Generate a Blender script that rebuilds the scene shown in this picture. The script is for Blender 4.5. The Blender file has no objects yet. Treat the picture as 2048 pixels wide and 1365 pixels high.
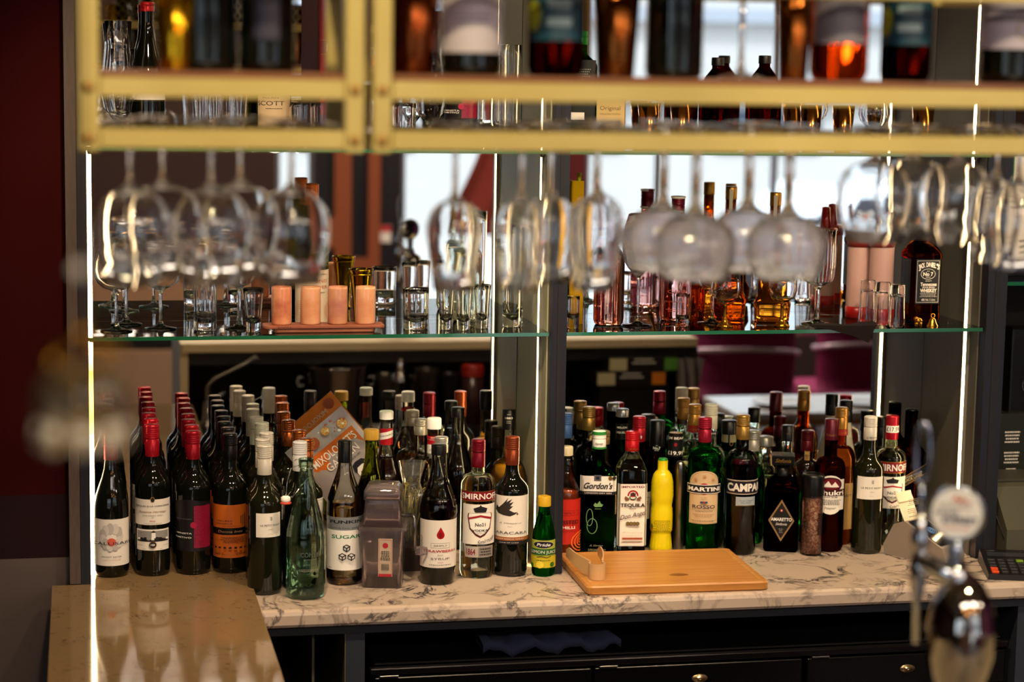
import bpy, bmesh, math, random
from mathutils import Vector, Matrix
random.seed(7)
PI = math.pi
S = bpy.context.scene
COL = S.collection

# ------------------------------------------------------------ camera, world, light, exposure
FPX, PITCH, YAW, ROLL = 4114.6, math.radians(7.6726), math.radians(11.9478), math.radians(.94555)
CAM = Vector((0, -4.6173, 2.0067))
_cy, _sy, _cp, _sp = math.cos(YAW), math.sin(YAW), math.cos(PITCH), math.sin(PITCH)
FW = Vector((_sy*_cp, _cy*_cp, -_sp)); _r0 = Vector((_cy, -_sy, 0)); _u0 = _r0.cross(FW)
RT = math.cos(ROLL)*_r0 + math.sin(ROLL)*_u0; UP = -math.sin(ROLL)*_r0 + math.cos(ROLL)*_u0
cd = bpy.data.cameras.new('camera'); cam = bpy.data.objects.new('camera', cd); COL.objects.link(cam)
cd.sensor_fit = 'HORIZONTAL'; cd.sensor_width = 36; cd.lens = FPX/2048*36; cd.clip_start = .05; cd.clip_end = 200
m = Matrix((RT, UP, -FW)).transposed().to_4x4(); m.translation = CAM; cam.matrix_world = m
cd.dof.use_dof = True; cd.dof.focus_distance = 4.45; cd.dof.aperture_fstop = 2.5; cd.dof.aperture_blades = 9
S.camera = cam
S.view_settings.view_transform = 'Standard'; S.view_settings.look = 'None'
S.view_settings.gamma = 1; S.view_settings.use_curve_mapping = False
S.view_settings.exposure = 0.68
cy = S.cycles
cy.max_bounces = 20; cy.transmission_bounces = 16; cy.glossy_bounces = 10; cy.diffuse_bounces = 3
cy.transparent_max_bounces = 24; cy.sample_clamp_indirect = 6; cy.sample_clamp_direct = 0
cy.caustics_reflective = True; cy.caustics_refractive = True; cy.blur_glossy = 1.0
cy.use_denoising = True; cy.use_adaptive_sampling = True; cy.adaptive_threshold = .02
wd = bpy.data.worlds.new('daylight'); S.world = wd; wd.use_nodes = True
bg = wd.node_tree.nodes['Background']; bg.inputs[0].default_value = (.80, .90, 1, 1); bg.inputs[1].default_value = 2.6

def area(name, loc, rot, sx, sy, power, color, vis=True):
    l = bpy.data.lights.new(name, 'AREA'); l.shape = 'RECTANGLE'; l.size = sx; l.size_y = sy
    l.energy = power; l.color = color
    o = bpy.data.objects.new(name, l); COL.objects.link(o); o.location = loc; o.rotation_euler = rot
    return o
def spot(name, loc, tgt, power, color, ang=70, rad=.05):
    l = bpy.data.lights.new(name, 'SPOT'); l.energy = power; l.color = color
    l.spot_size = math.radians(ang); l.spot_blend = .6; l.shadow_soft_size = rad
    o = bpy.data.objects.new(name, l); COL.objects.link(o); o.location = loc
    o.rotation_euler = (Vector(tgt)-Vector(loc)).to_track_quat('-Z', 'Y').to_euler()
    return o
# added fill lamps: area lights lifting the dim dining room, then warm spots
for i, (x, y) in enumerate(((.4, -5.2), (2.4, -5.2), (4.6, -5.0))):
    area('added_dining_fill', (x, y, 2.97), (0, 0, 0), 1.2, .6, 34, (1, .86, .70))
for i, x in enumerate((.25, 1.0, 1.75)):
    spot('added_bar_fill', (x, -1.5, 2.93), (x+.05, -.30, .95), 68, (1, .74, .48), 62, .05)  # added warm spots that brighten the bottle fronts and the counter
for i, x in enumerate((.2, 1.4)):
    spot('added_rack_fill', (x, -3.3, 2.93), (x+.1, -2.1, 2.0), 60, (1, .80, .45), 55, .05)  # added spots, only there to brighten the yellow rack

sn = bpy.data.lights.new('sun', 'SUN'); sn.energy = 1.6; sn.angle = .01; sn.color = (1, .97, .92)
so = bpy.data.objects.new('sun', sn); COL.objects.link(so); so.rotation_euler = Vector((.25, -1, -1.0)).to_track_quat('-Z', 'Y').to_euler()

spot('added_station_fill', (1.1, -1.05, 2.93), (1.1, -1.93, .9), 36, (1, .80, .55), 60, .05)  # added spot to lift the otherwise dark bar station

# ------------------------------------------------------------ pixel to world helpers
def W(px, py, X=None, Y=None, Z=None):
    d = FW + (px-1024)/FPX*RT - (py-682.5)/FPX*UP
    for i, v in enumerate((X, Y, Z)):
        if v is not None:
            t = (v-CAM[i])/d[i]; return CAM + d*t
def WM(px, py, Y):                      # a point seen in the mirror (mirror plane y = 0), Y is its real depth
    p = W(px, py, Y=-Y); return Vector((p.x, Y, p.z))

# ------------------------------------------------------------ materials
def lin(h):
    if not isinstance(h, str): return tuple(h)[:3]
    c = [int(h[i:i+2], 16)/255 for i in (0, 2, 4)]
    return tuple(v/12.92 if v <= .04045 else ((v+.055)/1.055)**2.4 for v in c)
_M = {}
def mat(color, rough=.5, metal=0, key=None, coat=0, spec=.5, trans=0, ior=1.45, emit=0, bump=0, bscale=200, sss=0):
    k = key or (color, rough, metal, coat, spec, trans, ior, emit, bump, bscale, sss)
    if k in _M: return _M[k]
    m = bpy.data.materials.new('mat'); m.use_nodes = True; nt = m.node_tree; b = nt.nodes['Principled BSDF']
    b.inputs['Base Color'].default_value = (*lin(color), 1); b.inputs['Roughness'].default_value = rough
    b.inputs['Metallic'].default_value = metal; b.inputs['Coat Weight'].default_value = coat
    b.inputs['Coat Roughness'].default_value = .05
    b.inputs['Specular IOR Level'].default_value = spec; b.inputs['Transmission Weight'].default_value = trans
    b.inputs['IOR'].default_value = ior
    if sss: b.inputs['Subsurface Weight'].default_value = sss; b.inputs['Subsurface Radius'].default_value = (.02, .01, .006)
    if emit: b.inputs['Emission Color'].default_value = (*lin(color), 1); b.inputs['Emission Strength'].default_value = emit
    tc = nt.nodes.new('ShaderNodeTexCoord'); n = nt.nodes.new('ShaderNodeTexNoise'); n.inputs['Scale'].default_value = bscale
    nt.links.new(tc.outputs['Object'], n.inputs['Vector'])
    if bump:
        bp = nt.nodes.new('ShaderNodeBump'); bp.inputs['Strength'].default_value = bump; bp.inputs['Distance'].default_value = .002
        nt.links.new(n.outputs['Fac'], bp.inputs['Height']); nt.links.new(bp.outputs['Normal'], b.inputs['Normal'])
    _M[k] = m; return m
def glassm(color='ffffff', rough=0, ior=1.5):
    k = ('g', color, rough, ior)
    if k in _M: return _M[k]
    m = bpy.data.materials.new('glass'); m.use_nodes = True; nt = m.node_tree; nt.nodes.clear()
    o = nt.nodes.new('ShaderNodeOutputMaterial'); g = nt.nodes.new('ShaderNodeBsdfGlass')
    g.inputs['Color'].default_value = (*lin(color), 1); g.inputs['Roughness'].default_value = rough; g.inputs['IOR'].default_value = ior
    nt.links.new(g.outputs[0], o.inputs[0]); _M[k] = m; return m
def thin(color='ffffff', edge='506050', edgepow=.35, gl=.02, milk=0):      # thin-walled glass: clear to see through, glossy, darker where it is seen edge-on
    k = ('t', color, edge, edgepow, gl, milk)
    if k in _M: return _M[k]
    m = bpy.data.materials.new('thin_glass'); m.use_nodes = True; nt = m.node_tree; nt.nodes.clear()
    N = nt.nodes.new; L = nt.links.new
    o = N('ShaderNodeOutputMaterial'); lw = N('ShaderNodeLayerWeight'); lw.inputs['Blend'].default_value = edgepow
    mx = N('ShaderNodeMix'); mx.data_type = 'RGBA'
    mx.inputs['A'].default_value = (*lin(color), 1); mx.inputs['B'].default_value = (*lin(edge), 1)
    pw = N('ShaderNodeMath'); pw.operation = 'POWER'; pw.inputs[1].default_value = 1.5
    L(lw.outputs['Facing'], pw.inputs[0]); L(pw.outputs[0], mx.inputs['Factor'])
    t = N('ShaderNodeBsdfTransparent'); L(mx.outputs['Result'], t.inputs['Color'])
    g = N('ShaderNodeBsdfGlossy'); g.inputs['Roughness'].default_value = gl
    fr = N('ShaderNodeFresnel'); fr.inputs['IOR'].default_value = 1.52
    ms = N('ShaderNodeMixShader'); L(fr.outputs[0], ms.inputs[0]); L(t.outputs[0], ms.inputs[1]); L(g.outputs[0], ms.inputs[2])
    if milk:
        df = N('ShaderNodeBsdfTranslucent'); d2 = N('ShaderNodeBsdfDiffuse'); a2 = N('ShaderNodeAddShader'); L(df.outputs[0], a2.inputs[0]); L(d2.outputs[0], a2.inputs[1]); m2 = N('ShaderNodeMixShader'); m2.inputs[0].default_value = milk
        df.inputs[0].default_value = d2.inputs[0].default_value = (*[c*.5 for c in lin(color)], 1)
        L(ms.outputs[0], m2.inputs[1]); L(a2.outputs[0], m2.inputs[2]); L(m2.outputs[0], o.inputs[0])
    else: L(ms.outputs[0], o.inputs[0])
    _M[k] = m; return m
def emis(color, s):
    k = ('e', color, s)
    if k in _M: return _M[k]
    m = bpy.data.materials.new('light'); m.use_nodes = True; nt = m.node_tree; nt.nodes.clear()
    o = nt.nodes.new('ShaderNodeOutputMaterial'); e = nt.nodes.new('ShaderNodeEmission')
    e.inputs[0].default_value = (*lin(color), 1); e.inputs[1].default_value = s
    nt.links.new(e.outputs[0], o.inputs[0]); _M[k] = m; return m
def ramp_mat(key, stops, scale=5, rough=.3, kind='noise', stretch=(1, 1, 1), detail=6, dist=0, coat=0, bump=0, coord='Object', metal=0, sss=0):
    if key in _M: return _M[key]
    m = bpy.data.materials.new(key); m.use_nodes = True; nt = m.node_tree; b = nt.nodes['Principled BSDF']; N = nt.nodes.new; L = nt.links.new
    tc = N('ShaderNodeTexCoord'); mp = N('ShaderNodeMapping'); mp.inputs['Scale'].default_value = stretch
    L(tc.outputs[coord], mp.inputs['Vector'])
    if kind == 'noise':
        t = N('ShaderNodeTexNoise'); t.inputs['Detail'].default_value = detail; t.inputs['Distortion'].default_value = dist; out = t.outputs['Fac']
    elif kind == 'wave':
        t = N('ShaderNodeTexWave'); t.inputs['Distortion'].default_value = dist; t.inputs['Detail'].default_value = detail; out = t.outputs['Fac']
    else:
        t = N('ShaderNodeTexVoronoi'); out = t.outputs['Color' if kind == 'cells' else 'Distance']
    t.inputs['Scale'].default_value = scale; L(mp.outputs[0], t.inputs['Vector'])
    r = N('ShaderNodeValToRGB'); cr = r.color_ramp
    cr.elements[0].position = stops[0][0]; cr.elements[0].color = (*lin(stops[0][1]), 1)
    cr.elements[1].position = stops[-1][0]; cr.elements[1].color = (*lin(stops[-1][1]), 1)
    for p, c in stops[1:-1]:
        e = cr.elements.new(p); e.color = (*lin(c), 1)
    L(out, r.inputs['Fac']); L(r.outputs['Color'], b.inputs['Base Color'])
    b.inputs['Roughness'].default_value = rough; b.inputs['Coat Weight'].default_value = coat; b.inputs['Metallic'].default_value = metal
    if sss: b.inputs['Subsurface Weight'].default_value = sss; b.inputs['Subsurface Radius'].default_value = (.02, .01, .006)
    if bump:
        bp = N('ShaderNodeBump'); bp.inputs['Strength'].default_value = bump; bp.inputs['Distance'].default_value = .003
        L(out, bp.inputs['Height']); L(bp.outputs['Normal'], b.inputs['Normal'])
    _M[key] = m; return m
def marble(key, base, vein, vscale, rough, amount=.035, base2=None):
    if key in _M: return _M[key]
    m = bpy.data.materials.new(key); m.use_nodes = True; nt = m.node_tree; b = nt.nodes['Principled BSDF']; N = nt.nodes.new; L = nt.links.new
    tc = N('ShaderNodeTexCoord')
    def noise(s, d, dist):
        n = N('ShaderNodeTexNoise'); n.inputs['Scale'].default_value = s; n.inputs['Detail'].default_value = d; n.inputs['Distortion'].default_value = dist
        n.inputs['Roughness'].default_value = .62
        L(tc.outputs['Object'], n.inputs['Vector']); return n.outputs['Fac']
    def math_(op, a, b_):
        q = N('ShaderNodeMath'); q.operation = op
        for i, v in enumerate((a, b_)):
            if isinstance(v, (int, float)): q.inputs[i].default_value = v
            elif v is not None: L(v, q.inputs[i])
        return q.outputs[0]
    v = math_('ABSOLUTE', math_('SUBTRACT', noise(vscale, 9, 1.1), .5), None)
    r = N('ShaderNodeMapRange'); L(v, r.inputs[0]); r.inputs[1].default_value = 0; r.inputs[2].default_value = amount; r.inputs[3].default_value = 1; r.inputs[4].default_value = 0
    mask = N('ShaderNodeMapRange'); L(noise(vscale*.8, 3, 0), mask.inputs[0]); mask.inputs[1].default_value = .40; mask.inputs[2].default_value = .60
    f = math_('MULTIPLY', r.outputs[0], mask.outputs[0])
    mx = N('ShaderNodeMix'); mx.data_type = 'RGBA'; L(f, mx.inputs['Factor'])
    mx.inputs['A'].default_value = (*lin(base), 1); mx.inputs['B'].default_value = (*lin(vein), 1)
    L(mx.outputs['Result'], b.inputs['Base Color']); b.inputs['Roughness'].default_value = rough
    _M[key] = m; return m

PAPER = mat('e9e2d8', .55); INK = mat('17141a', .5); WHITE = mat('f2efe8', .45); GOLD = mat('b98a3a', .3, .8)
RED = mat('a3141c', .4); DKRED = mat('5a0c14', .4); NAVY = mat('14182c', .45); GREY = mat('8a8680', .5); BLACK = mat('070708', .45)
SILVER = mat('b9b6b0', .25, .9); BRASS = mat('b8862c', .2, 1); CHROME = mat('c9ccd2', .06, 1); STEEL = mat('8e8b88', .28, 1)
CLEAR = glassm('ffffff', 0, 1.5)

# ------------------------------------------------------------ mesh helpers
class MB:
    def __init__(s): s.v = []; s.f = []; s.m = []; s.sm = []
    def add(s, vs, fs, mi=0, smooth=False):
        o = len(s.v); s.v += [tuple(v) for v in vs]
        for f in fs: s.f.append([i+o for i in f]); s.m.append(mi); s.sm.append(smooth)
        return s
    def box(s, x0, x1, y0, y1, z0, z1, mi=0):
        vs = [(x, y, z) for x in (x0, x1) for y in (y0, y1) for z in (z0, z1)]
        return s.add(vs, [(0, 1, 3, 2), (4, 6, 7, 5), (0, 4, 5, 1), (2, 3, 7, 6), (0, 2, 6, 4), (1, 5, 7, 3)], mi)
    def rbox(s, x0, x1, y0, y1, z0, z1, r=.004, mi=0, n=3):     # box with rounded vertical edges and chamfered top/bottom
        ring = []
        for cx_, cy_, a0 in ((x1-r, y1-r, 0), (x0+r, y1-r, 90), (x0+r, y0+r, 180), (x1-r, y0+r, 270)):
            for k in range(n+1):
                a = math.radians(a0+90*k/n); ring.append((cx_, cy_, math.cos(a), math.sin(a)))
        N = len(ring); vs = []; c = min(r, (z1-z0)/3)*.5
        for z, rr in ((z0, r-c), (z0+c, r), (z1-c, r), (z1, r-c)):
            vs += [(a+rr*p, b+rr*q, z) for a, b, p, q in ring]
        fs = [[k*N+i, k*N+(i+1) % N, (k+1)*N+(i+1) % N, (k+1)*N+i] for k in range(3) for i in range(N)]
        fs += [list(range(N))[::-1], [3*N+i for i in range(N)]]
        return s.add(vs, fs, mi)
    def lathe(s, prof, n=40, mi=0, sharp=False, flip=False, cx=0, cy=0, cz=0, ax=1, ay=1, rib=0, nrib=0, ribz=None):
        # prof: (r, z[, q]) ; q = squareness 0..1
        vs = []; rings = []
        for p in prof:
            r, z = p[0], p[1]; q = p[2] if len(p) > 2 else 0
            if r < 1e-6: rings.append([len(vs)]); vs.append((cx, cy, cz+z)); continue
            e = 2+q*7; idx = []
            for i in range(n):
                a = 2*PI*(i+.5)/n; c, t = math.cos(a), math.sin(a)
                rr = r
                if rib and (ribz is None or ribz[0] <= z <= ribz[1]): rr = r*(1+rib*math.cos(nrib*a))
                x = math.copysign(abs(c)**(2/e), c); y = math.copysign(abs(t)**(2/e), t)
                ayy = 1+(ay-1)*(1 if q > 0 or len(p) < 3 else 0) if len(p) > 2 else ay
                idx.append(len(vs)); vs.append((cx+x*rr*ax, cy+y*rr*ayy, cz+z))
            rings.append(idx)
        fs = []
        for a, b in zip(rings, rings[1:]):
            if len(a) == 1 and len(b) == 1: continue
            for i in range(n):
                j = (i+1) % n
                if len(a) == 1: f = [a[0], b[j], b[i]]
                elif len(b) == 1: f = [a[i], a[j], b[0]]
                else: f = [a[i], a[j], b[j], b[i]]
                fs.append(f[::-1] if flip else f)
        return s.add(vs, fs, mi, True)
    def tube(s, pts, r, n=8, mi=0, cap=True, close=False):
        pts = [Vector(p) for p in pts]; rs = r if isinstance(r, (list, tuple)) else [r]*len(pts)
        vs = []; N = len(pts); prev = None
        for i, p in enumerate(pts):
            a = pts[(i-1) % N] if (i or close) else p; b = pts[(i+1) % N] if (i < N-1 or close) else p
            t = (b-a).normalized()
            if prev is None:
                u = t.cross(Vector((0, 0, 1)));
                if u.length < .1: u = t.cross(Vector((1, 0, 0)))
            else: u = prev-t*prev.dot(t)
            u.normalize(); prev = u; w = t.cross(u)
            vs += [p+(u*math.cos(2*PI*k/n)+w*math.sin(2*PI*k/n))*rs[i] for k in range(n)]
        fs = [[i*n+k, i*n+(k+1) % n, ((i+1) % N)*n+(k+1) % n, ((i+1) % N)*n+k] for i in range(N if close else N-1) for k in range(n)]
        if cap and not close: fs += [list(range(n))[::-1], [(N-1)*n+k for k in range(n)]]
        return s.add(vs, fs, mi, True)
    def sphere(s, c, r, n=12, mi=0, sc=(1, 1, 1)):
        pr = [(math.sin(PI*k/n), -math.cos(PI*k/n)) for k in range(n+1)]; pr[0] = (0, -1); pr[-1] = (0, 1)
        o = len(s.v); s.lathe([(a*r, b*r) for a, b in pr], n*2, mi)
        for i in range(o, len(s.v)):
            v = s.v[i]; s.v[i] = (v[0]*sc[0]+c[0], v[1]*sc[1]+c[1], v[2]*sc[2]+c[2])
        return s
    def xf(s, M, start=0):
        for i in range(start, len(s.v)): s.v[i] = tuple(M @ Vector(s.v[i]))
        return s
    def mesh(s, name, mats):
        me = bpy.data.meshes.new(name); me.from_pydata(s.v, [], s.f); me.update()
        for m_ in (mats if isinstance(mats, (list, tuple)) else [mats]): me.materials.append(m_)
        me.polygons.foreach_set('material_index', s.m); me.polygons.foreach_set('use_smooth', s.sm)
        return me
def obj(name, mb, mats, parent=None, loc=None):
    me = mb.mesh(name, mats) if isinstance(mb, MB) else mb
    o = bpy.data.objects.new(name, me); COL.objects.link(o)
    if parent: o.parent = parent
    if loc is not None: o.location = loc
    return o
def tag(o, label, cat, group=None, kind=None):
    o['label'] = label
    if cat: o['category'] = cat
    if group: o['group'] = group
    if kind: o['kind'] = kind
    return o
def thing(name, label, cat, loc=(0, 0, 0), rz=0, group=None):
    o = bpy.data.objects.new(name, None); COL.objects.link(o); o.empty_display_size = .02
    o.location = loc; o.rotation_euler = (0, 0, rz); return tag(o, label, cat, group)
def struct(name, mb, mats):
    o = obj(name, mb, mats); o['kind'] = 'structure'; return o
def dup(root, loc, label, rz=None, group=None):
    r = root.copy(); COL.objects.link(r); r.location = loc; r['label'] = label
    if rz is not None: r.rotation_euler = (0, 0, rz)
    if group: r['group'] = group
    for ch in list(root.children):
        c = ch.copy(); COL.objects.link(c); c.parent = r
        for g in list(ch.children):
            d = g.copy(); COL.objects.link(d); d.parent = c
    return r

# ------------------------------------------------------------ flat artwork wrapped on surfaces
_T = {}
def textgeo(s, bold=0, shear=0):
    k = (s, bold, shear)
    if k not in _T:
        c = bpy.data.curves.new('t', 'FONT'); c.body = s; c.resolution_u = 3; c.offset = bold; c.shear = shear; c.align_x = 'CENTER'
        o = bpy.data.objects.new('t', c); COL.objects.link(o)
        bpy.context.view_layer.update()
        me = bpy.data.meshes.new_from_object(o.evaluated_get(bpy.context.evaluated_depsgraph_get()))
        vs = [(v.co.x, v.co.y) for v in me.vertices]; fs = [list(p.vertices) for p in me.polygons]
        bpy.data.objects.remove(o); bpy.data.curves.remove(c); bpy.data.meshes.remove(me)
        xs = [v[0] for v in vs] or [0]; x0, x1 = min(xs), max(xs)
        _T[k] = ([((x-(x0+x1)/2), y-.35) for x, y in vs], fs, max(x1-x0, .01))
    return _T[k]
def art(items, surf, step=.004, cell=None, name='label', parent=None, loc=(0, 0, 0), lift=.00025):
    """items: list of shapes in label space (metres); surf(u, v, h) -> 3-D point; each item lies a little above the one before."""
    mb = MB(); mats = []
    for li, it in enumerate(items):
        k = it[0]
        if k == 'r': _, x, y, w, h, m_ = it; polys = [[(x-w/2, y-h/2), (x+w/2, y-h/2), (x+w/2, y+h/2), (x-w/2, y+h/2)]]; vs = polys[0]; fs = [[0, 1, 2, 3]]
        elif k == 'd':
            _, x, y, r, m_ = it[:5]; ry = it[5] if len(it) > 5 else r
            vs = [(x+r*math.cos(2*PI*i/24), y+ry*math.sin(2*PI*i/24)) for i in range(24)]; fs = [list(range(24))]
        elif k == 'o':      # ring
            _, x, y, r, w, m_ = it[:6]; ry = it[6] if len(it) > 6 else r
            vs = [(x+(r-q)*math.cos(2*PI*i/24), y+(ry-q)*math.sin(2*PI*i/24)) for q in (0, w) for i in range(24)]
            fs = [[i, (i+1) % 24, 24+(i+1) % 24, 24+i] for i in range(24)]
        elif k == 'f':      # rectangle outline
            _, x, y, w, h, t, m_ = it; vs = []; fs = []
            for a, b, c, d in ((x, y+h/2, w+t, t), (x, y-h/2, w+t, t), (x-w/2, y, t, h), (x+w/2, y, t, h)):
                o = len(vs); vs += [(a-c/2, b-d/2), (a+c/2, b-d/2), (a+c/2, b+d/2), (a-c/2, b+d/2)]; fs.append([o, o+1, o+2, o+3])
        elif k == 'p': _, vs, m_ = it; fs = [list(range(len(vs)))]
        elif k == 'l':      # rows of tiny unreadable print
            _, x, y, w, n, dy, m_ = it; vs = []; fs = []; rnd = random.Random(n*31+int(x*1e4))
            for i in range(n):
                ww = w*rnd.uniform(.7, 1); a = -ww/2
                while a < ww/2:
                    b = min(ww/2, a+rnd.uniform(.002, .005)); o = len(vs); yy = y-i*dy; h = dy*.22
                    vs += [(x+a, yy-h), (x+b, yy-h), (x+b, yy+h), (x+a, yy+h)]; fs.append([o, o+1, o+2, o+3]); a = b+.0012
        elif k == 't':
            _, x, y, h, s_, m_ = it[:6]; op = it[6] if len(it) > 6 else {}
            tv, fs, tw = textgeo(s_, op.get('b', 0), op.get('s', 0)); sc = h/.7; sx = sc
            if 'w' in op: sx = op['w']/tw
            a = math.radians(op.get('a', 0)); ca, sa = math.cos(a), math.sin(a)
            vs = [(x+p*sx*ca-q*sc*sa, y+p*sx*sa+q*sc*ca) for p, q in tv]
        if m_ not in mats: mats.append(m_)
        mi = mats.index(m_)
        if step:
            bm = bmesh.new(); bv = [bm.verts.new((a, b, 0)) for a, b in vs]
            for f in fs:
                try: bm.faces.new([bv[i] for i in f])
                except ValueError: pass
            xs = [v[0] for v in vs]; lo, hi = min(xs), max(xs); x = math.floor(lo/step)*step+step
            while x < hi:
                bmesh.ops.bisect_plane(bm, geom=bm.verts[:]+bm.edges[:]+bm.faces[:], plane_co=(x, 0, 0), plane_no=(1, 0, 0)); x += step
            bm.verts.index_update(); vs = [(v.co.x, v.co.y) for v in bm.verts]; fs = [[v.index for v in f.verts] for f in bm.faces]; bm.free()
        mb.add([surf(a, b, lift*(li+1)) for a, b in vs], fs, mi, False)
    return obj(name, mb, mats, parent, loc)
def cyl(R, a0=0, ay=1):
    def f(u, v, h):
        a = a0+u/R; return ((R+h)*math.sin(a), -(R+h)*math.cos(a)*ay, v)
    return f
def sq(R, q=1, ax=1, ay=1):
    e = 2+q*7
    def f(u, v, h):
        t = min(.995, abs(u/(R*ax))); return (u, -((1-t**e)**(1/e))*R*ay-h, v)
    return f
def flat(y=0):
    return lambda u, v, h: (u, y-h, v)

# ------------------------------------------------------------ bottles
def screwcap(mb, H, h, r=.0152, mi=0, ribs=True, knurl=.45):
    p = [(r*.985, H-h), (r, H-h+.001)]
    zt = H-h*knurl
    p += [(r, zt-.002), (r*.95, zt-.001), (r*.95, zt+.0005), (r*1.02, zt+.002)]
    if ribs:
        z = zt+.003; k = 0
        while z < H-.006: p += [(r*1.03, z), (r*.975, z+.0016), (r*.975, z+.0022)]; z += .0045
    p += [(r*1.02, H-.004), (r*.98, H-.0012), (r*.85, H), (0, H)]
    mb.lathe(p, 32, mi)
def P_bordeaux(R, H, rn=.0138):
    return [(0, .004), (R*.55, .004), (R*.78, 0), (R*.9, .0005), (R*.98, .004), (R, .012), (R, H*.60), (R*.985, H*.62), (R*.93, H*.642), (R*.82, H*.663), (R*.66, H*.685), (R*.52, H*.705), (rn*1.12, H*.735), (rn, H*.77), (rn, H*.99)]
def P_burgundy(R, H, rn=.0138):
    return [(0, .004), (R*.55, .004), (R*.8, 0), (R*.94, .002), (R, .012), (R, H*.46), (R*.97, H*.51), (R*.88, H*.57), (R*.74, H*.63), (R*.58, H*.69), (R*.45, H*.75), (rn*1.02, H*.82), (rn, H*.86), (rn, H*.99)]
def P_round(R, H, z0=.60, z1=.74, rn=.0135, foot=.9):
    p = [(0, .004), (R*.6, .004), (R*foot*.9, 0), (R*foot, .002), (R, .012), (R, H*z0)]
    for k in range(1, 7):
        a = k/6*PI/2; t = 1-math.cos(a)
        p.append((rn+(R-rn)*math.cos(a)**.9 if k < 6 else rn*1.04, H*(z0+(z1-z0)*math.sin(a)*.75)))
    return p+[(rn, H*z1), (rn, H*.99)]
def P_cone(R, H, z0=.45, z1=.85, rn=.0135):
    p = [(0, .004), (R*.6, .004), (R*.88, 0), (R*.97, .003), (R, .012), (R, H*z0)]
    for k in range(1, 9):
        t = k/8; s_ = t*t*(3-2*t); p.append((R+(rn-R)*s_, H*(z0+(z1-z0)*t)))
    return p+[(rn, H*.99)]
def P_sq(R, H, z0=.62, z1=.74, rn=.0135):
    p = [(0, .003, 1), (R*.8, 0, 1), (R*.95, .002, 1), (R, .009, 1), (R, H*z0, 1), (R*.96, H*(z0+.018), .8), (R*.8, H*(z0+(z1-z0)*.45), .45), (R*.58, H*(z0+(z1-z0)*.75), .2), (rn*1.1, H*z1, 0), (rn, H*(z1+.03), 0), (rn, H*.99, 0)]
    return p
def bottle(label, pos, R, H, prof, glass, cap=('aa', .05), labels=(), liquid=None, rz=0, z0=.9, group=None, cat='bottle', name='bottle', ax=1, ay=1, capr=.0152, topprint=None, rib=None, wall=.003):
    """pos = (x, y). labels: list of (partname, items, kind) with kind cyl/sq. liquid = (material, level as share of H)"""
    t = thing(name, label, cat, (pos[0], pos[1], z0), rz, group)
    b = MB(); kw = dict(rib=rib[0], nrib=rib[1], ribz=(rib[2]*H, rib[3]*H)) if rib else {}
    b.lathe(prof, 64 if rib else 44, ax=ax, ay=ay, **kw)
    solid = isinstance(glass, tuple)       # (material, air level): full of drink, with an air pocket above it
    gm = glass[0] if solid else glass
    if solid and glass[1] < 1:
        inn = [(max(p[0]-wall, .004), p[1]) + tuple(p[2:]) for p in prof if p[0] > .001 and p[1] > glass[1]*H]
        r0 = inn[0][0]
        if inn[0][1] > glass[1]*H+.004: inn = [(r0,) + (glass[1]*H,)+tuple(inn[0][2:])]+inn
        inn = [(0, inn[0][1])+tuple(inn[0][2:])]+inn+[(0, inn[-1][1])+tuple(inn[-1][2:])]
        b.lathe(inn, 44, flip=True, ax=ax, ay=ay)
    obj('glass', b, gm, t)
    if liquid:
        lm, lv = liquid; w = wall
        lp = []
        for p in prof:
            r = max(p[0]-w, 0) if p[0] > .001 else 0
            if p[1] <= lv*H: lp.append((r, max(p[1], .006))+tuple(p[2:]))
            else:
                q = lp[-1]; p0 = prof[prof.index(p)-1]
                f = (lv*H-p0[1])/max(p[1]-p0[1], 1e-6); rr = max((p0[0]+(p[0]-p0[0])*f)-w, .003)
                lp.append((rr, lv*H)+tuple(q[2:])); break
        lp.append((0, lp[-1][1])+tuple(lp[-1][2:]))
        l = MB(); l.lathe(lp, 40, ax=ax, ay=ay); obj('liquid', l, lm, t)
    if cap:
        cm, ch = cap[0], cap[1]; style = cap[2] if len(cap) > 2 else 'screw'
        c = MB(); ms = [mat(cm, .32, .55) if isinstance(cm, str) else cm]
        if style == 'screw': screwcap(c, H, ch, capr)
        elif style == 'plain': c.lathe([(capr, H-ch), (capr, H-.002), (capr*.9, H), (0, H)], 32)
        elif style == 'knurl': c.lathe([(capr, H-ch), (capr, H-.002), (capr*.9, H), (0, H)], 96, rib=.02, nrib=32)
        elif style == 'stopper': c.lathe([(capr*.8, H-ch), (capr*.8, H-ch*.55), (capr*1.12, H-ch*.55), (capr*1.15, H-ch*.5), (capr*1.15, H-.002), (capr*1.08, H), (0, H)], 32)
        elif style == 'box': c.box(-.03, .03, -.03, .03, H-ch*.62, H); c.lathe([(capr, H-ch), (capr, H-ch*.6)], 28)
        obj('cap', c, ms, t)
        if topprint: art(topprint, cyl(capr), .003, name='cap_print', parent=t)
    for pn, items, kd in labels:
        art(items, kd, .004, name=pn, parent=t)
    return t
def place(px, py, Y):
    p = W(px, py, Y=Y); return (p.x, p.y), p.z
def TOPH(px, py, Y, z0=.9):
    (x, y), z = place(px, py, Y); return (x, y), z-z0

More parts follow.
